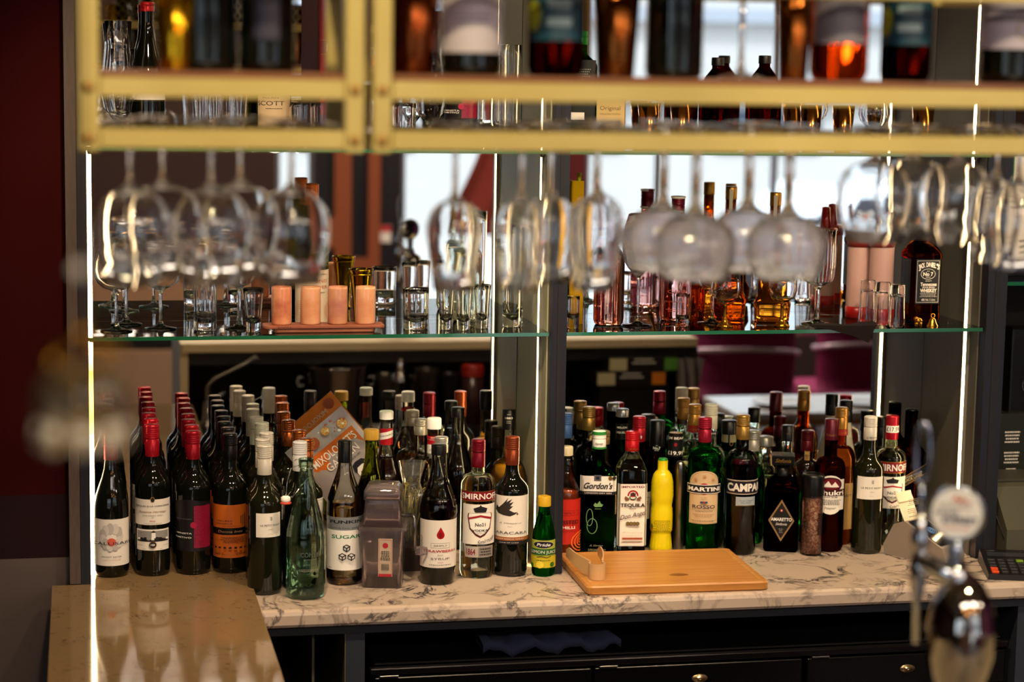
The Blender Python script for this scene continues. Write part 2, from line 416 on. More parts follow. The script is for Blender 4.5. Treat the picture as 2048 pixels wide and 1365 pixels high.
# ------------------------------------------------------------ the room
FRAME = mat('23252f', .42, .3); PANEL = mat('6d6c58', .42, .35); OLIVE = mat('4a4838', .5)
WOODD = ramp_mat('dark_wood', [(.3, '2a1810'), (.7, '4a2c1c')], 3, .4, 'noise', (1, 12, 12))
CREAM = mat('c9b694', .5)
struct('floor', MB().box(-4, 7, -7.6, .3, -.05, 0), ramp_mat('floor_wood', [(.3, '3a2a20'), (.7, '54402f')], 4, .35, 'noise', (12, 1, 1)))
struct('ceiling', MB().box(-4, 7, -7.6, .3, 3.0, 3.1), mat('a89884', .8))
struct('wall_back', MB().box(-4, 7, .012, .3, 0, 3.0), mat('1b1616', .7))
wl = MB().box(-4, -.028, -.30, .012, 1.10, 3.0, 0).box(-4, -.028, -.30, .012, .965, 1.10, 1).box(-4, -.028, -.30, .012, 0, .965, 2)
struct('wall_left_of_shelves', wl, [mat('300506', .9, spec=.1), mat('1c060b', .6, spec=.2), mat('51443e', .6)]).name = 'wall_left'
struct('wall_right', MB().box(6.9, 7, -7.6, .012, 0, 3.0), mat('8c4a78', .7))
struct('wall_side', MB().box(-4.1, -4, -7.6, .012, 0, 3.0), mat('3a2622', .7))
struct('trim_1', MB().box(-.0275, -.0055, -.334, -.30, .915, 3.0), ramp_mat('oak_trim', [(.3, '4a3a32'), (.7, '584840')], 30, .5, 'noise', (8, 8, 1)))
def mirror_at(n, x0, x1, z0, lab):
    k = ('mirror',)
    if k not in _M:
        m = mat('e8ecea', 0, 1, key=k); m.node_tree.nodes['Principled BSDF'].inputs['Base Color'].default_value = (.90, .90, .89, 1)
    o = obj(n, MB().box(x0, x1, 0, .006, z0, 3.0), _M[k]); tag(o, lab, 'mirror'); return o
mirror_at('mirror', .0165, .989, .901, 'tall mirror behind the left bay of glass shelves')
mirror_at('mirror', 1.0275, 1.994, .901, 'tall mirror behind the right bay of glass shelves')
mirror_at('mirror', 2.05, 2.9, 1.52, 'mirror behind the far right bay, showing pink')
# posts and side panels of the shelving
def post(n, x0, x1, lab, y0=-.335):
    t = thing(n, lab, 'post', ((x0+x1)/2, y0, .901)); w = (x1-x0)/2
    b = MB().box(-w, w, 0, .335, 0, 2.098); obj('column', b, FRAME, t)
    s_ = MB().box(-w*.25, w*.25, -.0015, -.0001, 0, 2.098); obj('groove', s_, mat('15161d', .6), t)
    return t
post('shelf_post', -.0045, .0145, 'slim grey-blue shelving post beside the dark red wall')
post('shelf_post', .9935, 1.0265, 'dark blue-grey shelving post between the two mirrored bays')
post('shelf_post', 1.998, 2.045, 'wide dark shelving post right of the right bay')
def side(x0, x1, m_, lab):
    tag(obj('divider_board', MB().box(x0, x1, -.30, -.0005, .901, 2.998), m_), lab, 'panel')
side(.990, .9934, mat('a5a386', .45), 'olive grey side panel at the right end of the left bay')
side(1.9945, 1.9979, mat('58544a', .5), 'dark olive side panel at the right end of the right bay')
# LED strips
LEDM = emis('ffd9a0', 20)
def led(x, lab, y=-.25, w=.0078, front=False):
    t = thing('light_strip', lab, 'light strip', (x, y, .903))
    if front:
        obj('diffuser', MB().rbox(-.0045, .0045, -.003, .003, 0, 2.09, .002), LEDM, t); obj('channel', MB().box(-.0048, .0048, .0031, .006, 0, 2.09), mat('9a968c', .4, .6), t); return t
    obj('diffuser', MB().rbox(-w*.35, w*.35, -w, w, 0, 2.09, .002), LEDM, t)
    obj('channel', MB().box(-w*.4-.0012, w*.4+.0012, w+.0002, w+.002, 0, 2.09).box(-w*.4-.0012, w*.4+.0012, -w-.002, -w-.0002, 0, 2.09), mat('9a968c', .4, .6), t)
led(.0205, 'glowing warm light strip at the left edge of the left bay', front=True)
led(.9865, 'glowing warm light strip left of the central post')
led(1.991, 'glowing warm light strip at the right edge of the right bay')
# counters
MARB = marble('marble', 'c6b3a2', '2b2733', 9, .22, .05)
ct = MB()
yz = [(-.001, .8605), (-.54, .8605), (-.551, .864), (-.555, .87), (-.555, .889), (-.552, .896), (-.545, .900), (-.001, .900)]
ct.add([(x, a, b) for x in (-.0, 3.2) for a, b in yz], [[i, (i+1) % 8, 8+(i+1) % 8, 8+i] for i in range(8)]+[list(range(8))[::-1], [8+i for i in range(8)]])
tag(obj('marble_worktop', ct, MARB), 'long white marble worktop with grey veins under the spirit bottles', 'worktop')
sl = MB().rbox(.0155, .347, -.334, -.001, .9002, .9138, .002).rbox(-.064, .347, -1.94, -.336, .88, .9138, .003) if False else MB()
SP = [(-.064, -1.94), (.347, -1.94), (.347, -.001), (.0155, -.001), (.0155, -.336), (-.064, -.336)]
sl.add([(x, y, z) for z in (.9002, .9138) for x, y in SP], [[i, (i+1) % 6, 6+(i+1) % 6, 6+i] for i in range(6)]+[list(range(6))[::-1], [6+i for i in range(6)]])
sl.rbox(-.064, .345, -1.94, -.557, .86, .9005, .003)
tag(obj('return_worktop', sl, marble('beige_stone', '846c4c', '54422f', 11, .07, .012)), 'glossy beige stone return worktop at the lower left under the wine bottles', 'worktop')
tag(obj('return_cabinet', MB().box(-.05, .33, -1.93, -.57, .0, .859), mat('4a4036', .6)), 'plain cabinet below the beige return worktop', 'cabinet')
# below the worktop
cab = thing('counter_base', 'dark grey-blue counter frame carrying the marble worktop', 'cabinet', (1.3, -.3, 0))
obj('top_rail', MB().box(-1.28, 1.9, -.235, .28, .842, .860), mat('20242e', .5), cab)
obj('post', MB().box(-.774, -.735, -.235, .25, .0, .8415), mat('2a2f3c', .5), cab)
obj('side_panel', MB().box(-.84, -.835, -.2, .25, .0, .8415), OLIVE, cab)
obj('side_panel', MB().box(-.776, -.7745, -.234, .25, .0, .8415), mat('6b6650', .5), cab)
obj('back_panel', MB().box(-1.28, 1.9, .26, .285, .0, .8415), mat('0c0b0c', .6), cab)
obj('post', MB().box(.712, .78, -.235, .25, .0, .8415), mat('2a2f3c', .5), cab)
def fridge():
    t = thing('back_bar_fridge', 'black three-door bottle fridge under the marble worktop', 'fridge', (1.30, -.52, 0))
    K = mat('0a090b', .22, .2)
    obj('body', MB().rbox(-.72, .70, .03, .43, .02, .745, .004), K, t)
    obj('top_ledge', MB().rbox(-.722, .702, -.002, .43, .7455, .760, .004), mat('151216', .16, .4), t)
    for i, x in enumerate((-.712, -.242, .232)):
        d = obj('door', MB().rbox(x, x+.464, .0, .028, .672, .740, .004).rbox(x, x+.04, .0, .028, .08, .672, .004).rbox(x+.424, x+.464, .0, .028, .08, .672, .004).rbox(x, x+.464, 0, .028, .06, .10, .004), K, t)
        obj('door_glass', MB().box(x+.04, x+.424, .012, .016, .10, .672), thin('9fb4c8', '50607a'), d)
        l = MB().lathe([(0, 0), (.018, 0), (.018, .0015), (.0165, .003), (.006, .003), (.006, .006), (.003, .006), (0, .004)], 28, ay=.5)
        l.xf(Matrix.Translation((x+.232, -.0002, .708)) @ Matrix.Rotation(PI/2, 4, 'X')); obj('lock', l, mat('b09a78', .25, .9), d)
        h = MB().rbox(x+.01, x+.05, -.004, .02, .741, .7448, .001); obj('hinge', h, STEEL, d)
    obj('inner_light', MB().box(-.66, .66, .395, .40, .52, .66), emis('8fb8ff', .7), t)
    for i in range(9):
        pass
    return t
fridge()
for i, x in enumerate((1.62, 1.70, 1.79, 1.88)):
    g = MB().lathe(P_bordeaux(.033, .24, .013), 20)
    tag(obj('bottle', g, mat(('23406b', '6b3a1c', '27402c', '304a70')[i], .15), None, (x, -.36, .46)), ('clear blue', 'amber', 'green', 'dark blue')[i]+' drink bottle inside the fridge behind its right glass door', 'bottle', 'bottles in the fridge')
tag(obj('fridge_shelf', MB().box(.6, 1.96, -.47, -.12, .452, .458), mat('777a80', .4, .6)), 'wire-grey shelf inside the fridge carrying drink bottles', 'shelf')
cl = MB(); pts = []
rnd = random.Random(3)
for j in range(7):
    for i in range(25):
        cl_x = .82+.30*i/24; pts.append((cl_x, -.50+.05*j, .795+.008*math.sin(i*.9+j)*(1-.1*j)+.003*math.sin(i*2.3)+rnd.uniform(-.001, .001)))
n = len(pts); pts += [(a, b, c-.018) for a, b, c in pts]
fs = [[j*25+i, j*25+i+1, (j+1)*25+i+1, (j+1)*25+i] for j in range(6) for i in range(24)]
fs += [[n+q for q in f][::-1] for f in fs[:]]+[[i, n+i, n+i+1, i+1] for i in range(24)]
cl.add(pts, fs, 0, True); tag(obj('folded_cloth', cl, mat('2b3350', .9)), 'dark blue folded cloth pushed under the front of the marble worktop', 'cloth')
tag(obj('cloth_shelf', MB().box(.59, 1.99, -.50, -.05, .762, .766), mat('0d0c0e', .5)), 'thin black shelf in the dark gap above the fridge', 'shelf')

# ------------------------------------------------------------ glass shelves
def gshelf(x0, x1, z, lab, y0=-.3275):
    t = thing('glass_shelf', lab, 'shelf', ((x0+x1)/2, y0, z-.008)); w = (x1-x0)/2
    top = MB().box(-w, w, .0005, -y0-.002, .0, .008); obj('pane', top, thin('e2f0e8', '9fc8b4', .3, .0), t)
    obj('front_edge', MB().box(-w, w, -.0006, .0004, .0, .008), mat('0c5a3c', .12, coat=1, emit=0), t, None)['label'] = 'bright green cut glass edge'
    for sx in (-1, 1):
        for yy in (.06, .26):
            q = MB().lathe([(0, -.010), (.004, -.010), (.006, -.006), (.006, -.0005), (0, -.0005)], 16, cx=sx*(w-.007), cy=yy)
            obj('shelf_pin', q, STEEL, t)
MZ = 1.4335; UZ = 1.8255
gshelf(.0155, .9885, MZ, 'middle glass shelf of the left bay, above the wine bottles')
gshelf(1.0285, 1.9935, MZ, 'middle glass shelf of the right bay, above the spirit bottles')
gshelf(.0155, .9885, UZ, 'upper glass shelf of the left bay, behind the yellow rack')
gshelf(1.0285, 1.9935, UZ, 'upper glass shelf of the right bay, behind the yellow rack')
gshelf(2.047, 2.9, 1.537, 'glass shelf of the far right bay beside the wide post')

# ------------------------------------------------------------ rear half of the room (seen in the mirrors)
YR = -7.4
def mr(px0, px1, py0, py1, Y):      # rectangle seen in the mirror -> x0,x1,z0,z1
    a = WM(px0, (py0+py1)/2, Y); b = WM(px1, (py0+py1)/2, Y); c = WM((px0+px1)/2, py0, Y); d = WM((px0+px1)/2, py1, Y)
    return a.x, b.x, d.z, c.z
wr = MB(); D0, D1 = YR-.14, YR
def wb(x0, x1, z0, z1, mi=0): wr.box(x0, x1, D0, D1, z0, z1, mi)
wb(-4, -3.7, 0, 3); wb(-.45, 1.12, 0, 3); wb(-3.7, -.45, 0, .7); wb(-3.7, -.45, 2.5, 3); wb(1.12, 1.44, 0, 1.1); wb(1.12, 1.86, 2.45, 3); wb(1.86, 6.9, 2.78, 3); wb(1.44, 1.86, 0, 2.45, 1); wb(2.86, 2.98, 0, 2.78, 2); wb(2.98, 6.9, 0, .42); wb(5.2, 6.9, .42, 2.78)
wb(1.35, 1.44, 1.1, 2.45, 1)
struct('wall_rear', wr, [mat('33211d', .7), mat('14151f', .5), mat('5a1216', .5)])
BR = mat('8a4a2c', .5)
dr = thing('brown_door_frame', 'brown wooden door surround with dark glass panels in the street wall', 'door frame', (1.6, YR, 0)); 
obj('frame', MB().box(-.14, -.04, .002, .05, 0, 2.4).box(.06, .13, .002, .05, 0, 2.4).box(-.35, -.14, .002, .05, .92, 1.10).box(-.04, .06, .002, .05, .62, .86).box(-.04, .06, .002, .05, 0, .2).box(-.04, .06, .002, .05, 2.2, 2.4), BR, dr)
obj('glass_panel', MB().box(-.35, -.141, .003, .012, .3, .919), mat('141428', .2), dr)
sg = thing('door_notice', 'small red and white notice on the dark post beside the door', 'sign', (1.755, YR+.001, 1.0)); obj('board', MB().rbox(-.045, .045, 0, .006, -.05, .05, .002), WHITE, sg); obj('red_band', MB().box(-.044, .044, .0061, .0068, .012, .049), mat('c01828', .4), sg)
for n_, (x0, x1, z0, z1, mul) in enumerate(((1.12, 1.35, 1.1, 2.45, ()), (2.98, 5.2, .42, 2.78, (3.43, 4.17)), (1.86, 2.86, .02, 2.78, ()), (-3.7, -.45, .7, 2.5, (-2.6, -1.5)))):
    f = MB()
    for xx in (x0, x1-.03)+tuple(mul): f.box(xx, xx+.03, YR-.09, YR-.04, z0, z1)
    f.box(x0, x1, YR-.09, YR-.04, z0, z0+.03).box(x0, x1, YR-.09, YR-.04, z1-.03, z1)
    w_ = struct('window_%d' % (n_+1), f, mat('6b6e76', .5)); gl_ = obj('window_pane', MB().box(x0+.03, x1-.03, YR-.067, YR-.063, z0+.03, z1-.03), thin('fbfdff', 'c0d0d8', .3), w_)
# outside
struct('floor_outside', MB().box(-30, 40, -60, YR-.15, -.42, -.36), mat('b9b6b0', .8)).name = 'ground_outside'
def facade():
    t = thing('street_building', 'pale building across the street seen through the window', 'building', (8, -24, -.36))
    obj('wall', MB().box(-22, 22, -1, 0, 0, 9), mat('aeaca8', .8), t)
    for i in range(14):
        obj('window', MB().box(-20+i*3, -18.6+i*3, .01, .06, 3.6, 5.2), mat('dfe6ea', .3), t); obj('window', MB().box(-20+i*3, -18.4+i*3, .01, .06, 1.15, 1.75), mat('2c3648', .2), t)  # upper row painted pale: a sky reflection put into its colour
    obj('cornice', MB().box(-22, 22, 0, .3, 1.9, 2.1), mat('70767e', .7), t); obj('cornice', MB().box(-22, 22, 0, .3, 3.0, 3.2), mat('8a9098', .7), t)
facade()
def car(x, y, col_, lab, L=4.2):
    t = thing('parked_car', lab, 'car', (x, y, -.36))
    sec = [(-L/2, .35), (-L/2, .75), (-L*.46, .86), (-L*.2, .94), (-L*.08, 1.30), (L*.22, 1.34), (L*.40, .98), (L*.49, .92), (L/2, .6), (L/2, .35)]
    b = MB(); k = len(sec)
    b.add([(a, s_, c) for s_ in (-.85, .85) for a, c in sec], [[i, (i+1) % k, k+(i+1) % k, k+i] for i in range(k)]+[list(range(k))[::-1], [k+i for i in range(k)]])
    obj('body', b, mat(col_, .25, coat=1), t)
    for s_ in (-1, 1):
        w_ = [(-L*.185, .97), (-L*.075, 1.24), (L*.20, 1.28), (L*.35, 1.0)]
        obj('side_window', MB().add([(a, s_*.853, c) for a, c in w_]+[(a, s_*.858, c) for a, c in w_], [[0, 1, 2, 3][::-s_], [4, 5, 6, 7][::s_]]), mat('101622', .08), t)
        for xx in (-L*.31, L*.31):
            wh = MB().lathe([(0, -.1), (.30, -.1), (.33, -.06), (.33, .06), (.30, .1), (.18, .1), (.16, .07), (0, .07)], 28)
            wh.xf(Matrix.Translation((xx, s_*.80, .33)) @ Matrix.Rotation(-s_*PI/2, 4, 'X')); obj('wheel', wh, mat('16161a', .6), t)
    obj('indicator', MB().rbox(-L/2-.01, -L/2+.18, .82, .87, .66, .80, .01), mat('ff5a14', .3, emit=2), t)
car(7.0, -13.5, 'eef2f6', 'white parked car outside the large window'); car(10.6, -16.0, 'c9d2dc', 'silver grey car parked further along the street', 4.4)

bq = thing('banquette', 'beige bench against the rear wall at the left with a black seat', 'bench', (-.1, -7.1, 0)); obj('base', MB().rbox(-1.0, 1.1, -.25, .25, 0, .40, .01), mat('9a7a60', .7), bq); obj('seat', MB().rbox(-1.0, 1.1, -.25, .25, .4005, .50, .03), mat('121012', .5), bq); obj('backrest', MB().rbox(-1.0, 1.1, -.25, -.17, .5005, .95, .02), mat('a07a5c', .7), bq)
# chairs and tables of the dining area
PLUM = mat('8a1c58', .7); 
def dchair():
    t = thing('dining_chair', 'x', 'chair', (0, 0, 0), 0, 'plum dining chairs')
    obj('seat', MB().rbox(-.22, .22, -.22, .22, .42, .49, .03), PLUM, t)
    b = MB(); n = 12; vs = []
    for k in range(2):
        for j in range(6):
            for i in range(n+1):
                a = PI*(i/n); x = -math.cos(a)*(.235-.02*k); y = .21-math.sin(a)*0+(.10*math.sin(a))-(.03*k); z = .50+.33*j/5+(.05*math.sin(a) if j == 5 else 0)
                vs.append((x, y, z))
    fs = []
    for k in range(2):
        for j in range(5):
            for i in range(n):
                f = [k*78+j*13+i, k*78+j*13+i+1, k*78+(j+1)*13+i+1, k*78+(j+1)*13+i]; fs.append(f if k else f[::-1])
    fs += [[65+i, 66+i, 78+66+i, 78+65+i] for i in range(n)]+[[i, i+1, 78+i+1, 78+i][::-1] for i in range(n)]
    b.add(vs, fs, 0, True); obj('backrest', b, PLUM, t)
    obj('frame_rail', MB().tube([(-.25, .2, .70), (-.2, .30, .72), (0, .335, .73), (.2, .30, .72), (.25, .2, .70)], .012), mat('e0c8dc', .3, .3), t)
    for x in (-.2, .2):
        for y in (-.2, .2): obj('leg', MB().tube([(x, y, .42), (x*1.1, y*1.15, .0)], [.014, .009]), CHROME, t)
    return t
c0 = dchair(); cp = [(3.05, -4.6, .2, 'plum dining chair nearest the bar end in the mirror'), (3.62, -4.75, -.1, 'plum dining chair beside the round white side table'), (3.35, -5.75, 2.9, 'plum dining chair facing the street window'), (4.75, -6.2, 2.2, 'plum dining chair at the far corner table')]
for i, (x, y, r, lab) in enumerate(cp):
    if i == 0: c0.location = (x, y, 0); c0.rotation_euler = (0, 0, r); c0['label'] = lab
    else: dup(c0, (x, y, 0), lab, r)
def table(x, y, w, d, col_, lab, edge='b98e5a'):
    t = thing('dining_table', lab, 'table', (x, y, 0))
    obj('tabletop', MB().rbox(-w/2, w/2, -d/2, d/2, .722, .75, .02), mat(col_, .18), t); obj('edge_band', MB().rbox(-w/2+.004, w/2-.004, -d/2+.004, d/2-.004, .70, .7215, .02), mat(edge, .5), t)
    obj('pedestal', MB().lathe([(.22, 0), (.2, .02), (.03, .04), (.03, .70)], 20), mat('141214', .4), t)
table(2.70, -2.68, .72, .42, 'd8d4d0', 'pale dining table nearest the bar, laid with two plates'); table(3.85, -5.35, .8, .8, 'eef0f2', 'white dining table by the large window', 'd0c8b8')
table(4.3, -3.9, .7, .7, 'd4cdc8', 'pale dining table at the right wall')
t = thing('side_table', 'small round white table on a wooden stem beside the plum chairs', 'table', (3.95, -4.35, 0)); obj('tabletop', MB().lathe([(0, .60), (.14, .60), (.15, .608), (.15, .615), (0, .62)], 28), mat('e8dce0', .3), t); obj('stem', MB().lathe([(.13, 0), (.12, .02), (.02, .05), (.025, .599)], 18), mat('b0713a', .5), t)
tag(obj('wooden_column', MB().rbox(4.02, 4.16, -4.75, -4.6, 0, 2.98, .01), mat('b5763c', .5)), 'light brown wooden column among the dining tables', 'column')
tag(obj('table_plate', MB().lathe([(0, 0), (.06, 0), (.11, .012), (.108, .015), (.06, .004), (0, .004)], 32), mat('eef0f4', .2), None, (2.58, -2.66, .7505)), 'white plate on the pale dining table nearest the bar', 'plate')
tag(obj('side_plate', MB().lathe([(0, 0), (.05, 0), (.08, .01), (.078, .013), (.05, .004), (0, .004)], 32), mat('e6eaf0', .2), None, (2.90, -2.62, .7505)), 'small white plate at the right of the nearest dining table', 'plate')
# draped brown fabric outside the bright doorway
def swag():
    nx, ny = 16, 22; vs = []
    for k in (0, 1):
        for j in range(ny+1):
            v = j/ny
            for i in range(nx+1):
                u = i/nx; w_ = .28+.55*abs(v-.45)**.8
                x = (u-.5)*w_*1.1+.12*math.sin(v*3); y = .03*math.sin(u*18+v*2)+.012*k
                vs.append((x, y, -v*1.0))
    n1 = nx+1; o = (ny+1)*n1; fs = []
    for j in range(ny):
        for i in range(nx):
            f = [j*n1+i, j*n1+i+1, (j+1)*n1+i+1, (j+1)*n1+i]; fs += [f, [o+q for q in f][::-1]]
    t = thing('tied_curtain', 'reddish-brown tied-back curtain at the side of the bright doorway', 'curtain', (2.36, YR+.12, 2.0))
    obj('drape', MB().add(vs, fs, 0, True), mat('7a2e26', .9), t); obj('tie_cord', MB().tube([(-.19+.12, -.05, -.42), (.12, .07, -.5), (.3, -.03, -.42)], .012), mat('c9a9a0', .7), t)
    obj('curtain_rail', MB().tube([(-.5, 0, .012), (.5, 0, .012)], .012), STEEL, t)
swag()

# ------------------------------------------------------------ front bar (seen in the mirrors only) and its station
fb = thing('front_bar', 'front bar with cream worktop edge and dark open back', 'bar counter', (1.17, -2.3, 0))
obj('worktop', MB().rbox(-.86, .86, -.3, .35, 1.075, 1.105, .006), CREAM, fb)
obj('front_panel', MB().box(-.84, .84, -.27, -.24, .0, 1.0745), mat('2c2420', .6), fb)
obj('end_panel', MB().box(-.86, -.835, -.239, .34, 0, 1.0745), CREAM, fb); obj('end_panel', MB().box(.835, .86, -.239, .34, 0, 1.0745), mat('16161e', .5), fb)
obj('station_shelf', MB().box(-.834, .834, -.239, .40, .80, .825), mat('3c3c40', .35, .7), fb)
obj('inner_band', MB().box(-.834, .834, .30, .335, 1.035, 1.0745), mat('1a1c26', .4), fb)
def sa(o_): return o_
SY = -1.97; SZ = .8252
def px_m(px, Y=SY): return WM(px, 760, Y).x
t = thing('ice_bucket', 'polished steel ice bucket with ring handles behind the bar', 'bucket', (px_m(672), SY, SZ)); bm_ = MB().lathe([(0, .0), (.07, 0), (.078, .01), (.098, .19), (.104, .2), (.106, .206), (.100, .205), (.094, .19), (.072, .012), (0, .012)], 40); obj('pail', bm_, CHROME, t)
for s_ in (-1, 1): obj('handle', MB().tube([(s_*.10, 0, .16), (s_*.122, .0, .165), (s_*.126, 0, .15), (s_*.122, 0, .135), (s_*.098, 0, .14)], .005), CHROME, t)
t = thing('tap_faucet', 'chrome swan-neck tap over the bar sink', 'tap', (px_m(415), SY, SZ)); obj('spout', MB().tube([(0, 0, .08), (0, 0, .14), (.02, .0, .165), (.12, .02, .215), (.15, .02, .235), (.165, .02, .22)], .008), CHROME, t); obj('base', MB().lathe([(.03, 0), (.03, .02), (.018, .03), (.014, .09), (0, .09)], 20), CHROME, t); obj('lever', MB().tube([(0, 0, .09), (.06, .0, .12)], .006), CHROME, t)
for i, (px, h, r, lab, mt_, tp) in enumerate(((800, .225, .032, 'tall steel cocktail shaker beside the ice bucket', CHROME, 1), (770, .19, .03, 'dark steel mixing tin next to the tall shaker', STEEL, 0), (848, .21, .04, 'glass mixing jug behind the shakers', mat('3a3430', .1, .3), 0), (897, .19, .036, 'dark canister right of the mixing jug', mat('1c1a1e', .2), 0), (945, .20, .036, 'red-lidded plastic tub at the end of the bar station', mat('3a2020', .3), 2), (832, .17, .028, 'small steel tin in front of the mixing jug', STEEL, 0))):
    t = thing('cocktail_shaker' if i < 2 else ('bar_tub' if tp == 2 else 'bar_canister'), lab, 'shaker' if i < 2 else 'container', (px_m(px), SY+(-.06 if i == 5 else 0)+(.05 if i in (2,) else 0), SZ))
    if tp == 1: obj('tin', MB().lathe([(0, 0), (r*.8, 0), (r, h*.65), (r, h*.68), (r*.62, h*.80), (r*.62, h*.82), (0, h*.82)], 28), mt_, t); obj('cap', MB().lathe([(r*.55, h*.821), (r*.55, h*.95), (r*.4, h), (0, h)], 24), mt_, t)
    else:
        obj('body', MB().lathe([(0, 0), (r*.85, 0), (r, h*.9), (r, h*.92), (r*.95, h*.92), (r*.9, h*.9), (r*.78, .01), (0, .01)] if tp == 0 else [(0, 0), (r, 0), (r, h*.8), (0, h*.8)], 28), mt_, t)
        if tp == 2: obj('lid', MB().lathe([(r*1.04, h*.801), (r*1.04, h*.95), (r*.9, h), (0, h)], 28), mat('9a2018', .4), t)
for i, (px0, px1, py0, py1, cc) in enumerate(((1212, 1345, 745, 782, 'f0f0f0'), (1212, 1350, 708, 744, '6aa03c'), (1188, 1325, 741, 776, 'e08a2c'))):
    if i == 0: continue
    x0, x1, z0, z1 = mr(px0, px1, py0, py1, SY); y0 = SY-.02+(i == 2)*.0
    z0, z1 = (.998, 1.045) if i == 1 else (.950, .997)
    t = thing('drinks_box', ('black carton with cream and green ends, top of the stack in the bar station' if i == 1 else 'black carton with cream and orange ends, second in the bar station stack'), 'box', ((x0+x1)/2, SY-.05, z0)); w_ = (x1-x0)/2
    obj('carton', MB().rbox(-w_, w_, -.06, .09, 0, z1-z0, .002), mat('16100e', .5), t)
    obj('cream_panel', MB().box(w_-.062 if False else -w_+.002, -w_+.062, .0902, .0910, .003, z1-z0-.003), mat('cbbf98', .6), t)
    obj('colour_panel', MB().box(w_-.048, w_-.002, .0902, .0910, .003, z1-z0-.003), mat('5f9a3a' if i == 1 else 'd9801f', .6), t)
    art([('l', 0, (z1-z0)*.6, w_*.7, 2, -.012, PAPER)], lambda u, v, h: (-u, .0904+h, v), 0, name='print', parent=t)
t = thing('large_carton', 'large black carton under the two smaller cartons in the bar station', 'box', (px_m(1265), SY-.06, SZ)); obj('carton', MB().rbox(-.12, .12, -.06, .09, 0, .1245, .002), mat('120d0d', .5), t)
tw = MB(); vs = []
for j in range(9):
    for i in range(13): vs.append((.10*(i/12-.5)*(1-.35*(8-j)/8), .02*math.sin(i*1.4+j*.4), .0+.21*j/8))
fs = [[j*13+i, j*13+i+1, (j+1)*13+i+1, (j+1)*13+i] for j in range(8) for i in range(12)]
n = len(vs); vs += [(a, b-.006, c) for a, b, c in vs]; fs += [[n+q for q in f][::-1] for f in fs[:]]
tag(obj('hanging_towel', tw.add(vs, fs, 0, True), mat('857a78', .9), None, (px_m(1368), -1.93, .83)), 'grey towel draped at the right end of the bar station', 'towel')
# warm bulbs over the room
for i, (x, y) in enumerate(((.3, -5.6), (1.1, -6.1), (1.9, -5.6), (2.6, -6.3), (.7, -6.6), (3.6, -6.0))):
    t = thing('pendant_bulb', 'warm bulb pendant over the dining room, ' + ('nearest the bar corner', 'second from the left wall', 'in the middle of the row', 'before the large window', 'closest to the door', 'furthest right')[i], 'lamp', (x, y, 2.999), 0, 'pendant bulbs')
    obj('cord', MB().tube([(0, 0, 0), (0, 0, -.33)], .003), BLACK, t); obj('socket', MB().lathe([(0, -.38), (.018, -.38), (.018, -.33), (0, -.325)], 16), BRASS, t)
    b = MB().sphere((0, 0, -.42), .042, 10); obj('bulb', b, emis('ffb060', 60), t)

# ------------------------------------------------------------ yellow bottle and glass rack in the foreground
YEL = ramp_mat('yellow_steel', [(.3, 'b39d55'), (.7, 'c2ae68')], 6, .42, 'noise', detail=4, coat=.2)
RW = ramp_mat('rack_board', [(.3, '6a3c1c'), (.7, '8a5428')], 5, .4, 'noise', (1, 10, 10))
GF, GB = -2.10, -1.90
def rack(x0, x1, lab, loc_y=0, rot=0, drop=0):
    t = thing('yellow_rack', lab, 'rack', (x0, GF, 0), rot); w = x1-x0; T = .0235
    for nm, z in (('lower_rail', 1.911), ('shelf_rail', 1.972), ('guard_rail', 2.108)):
        for yy in (0, GB-GF):
            obj(nm, MB().rbox(T/2+.0005, w-T/2-.0005, yy-T/2, yy+T/2, z-T/2, z+T/2, .003), YEL, t)
    for xx in (0, w):
        for yy in (0, GB-GF): obj('post', MB().rbox(xx-T/2, xx+T/2, yy-T/2, yy+T/2, 1.896, 2.999, .003), YEL, t)
        for z in (1.911, 1.972, 2.108): obj('end_rail', MB().rbox(xx-T/2+.001, xx+T/2-.001, T/2+.0005, GB-GF-T/2-.0005, z-T/2, z+T/2, .002), YEL, t)
        for z in (1.911, 1.972): obj('bolt', MB().lathe([(0, 0), (.007, 0), (.007, .002), (.004, .004), (0, .004)], 12).xf(Matrix.Translation((xx, -T/2, z)) @ Matrix.Rotation(PI/2, 4, 'X')), mat('a07a40', .4, .5), t)
    obj('shelf_board', MB().box(T/2+.001, w-T/2-.001, -T/2+.001, GB-GF+T/2-.001, 1.984, 1.992), RW, t)
    ms = MB(); k = int(w/.03)                                   # diamond mesh guard on the bar side
    for i in range(-6, k+1):
        for s_ in (1, -1):
            a0 = i*.03; pts_ = [(a0 if s_ > 0 else a0+.16, 2.121), (a0+.16 if s_ > 0 else a0, 2.281)]
            (xa, za), (xb, zb) = pts_
            lo, hi = .012, w-.012
            def clip(xa, za, xb, zb):
                if xa > xb: xa, za, xb, zb = xb, zb, xa, za
                if xb <= lo or xa >= hi: return None
                if xa < lo: za += (zb-za)*(lo-xa)/(xb-xa); xa = lo
                if xb > hi: zb = za+(zb-za)*(hi-xa)/(xb-xa); xb = hi
                return xa, za, xb, zb
            c = clip(xa, za, xb, zb)
            if c: ms.tube([(c[0], GB-GF, c[1]), (c[2], GB-GF, c[3])], .0012, 4)
    ms.tube([(.012, GB-GF, 2.284), (w-.012, GB-GF, 2.284)], .004, 6)
    obj('mesh_guard', ms, mat('8c7a3c', .4, .4), t)
    nr = max(1, int(w/.11))
    for i in range(nr+1):                                        # hanger channels, front to back
        xx = .012+(w-.024)*i/nr; obj('glass_hanger', MB().box(xx-.004, xx+.004, .013, GB-GF-.013, 1.926, 1.929), STEEL, t)
    return t
rack(.013, .330, 'short left section of the yellow rack over the bar')
rack(.364, 1.60, 'long right section of the yellow rack over the bar')

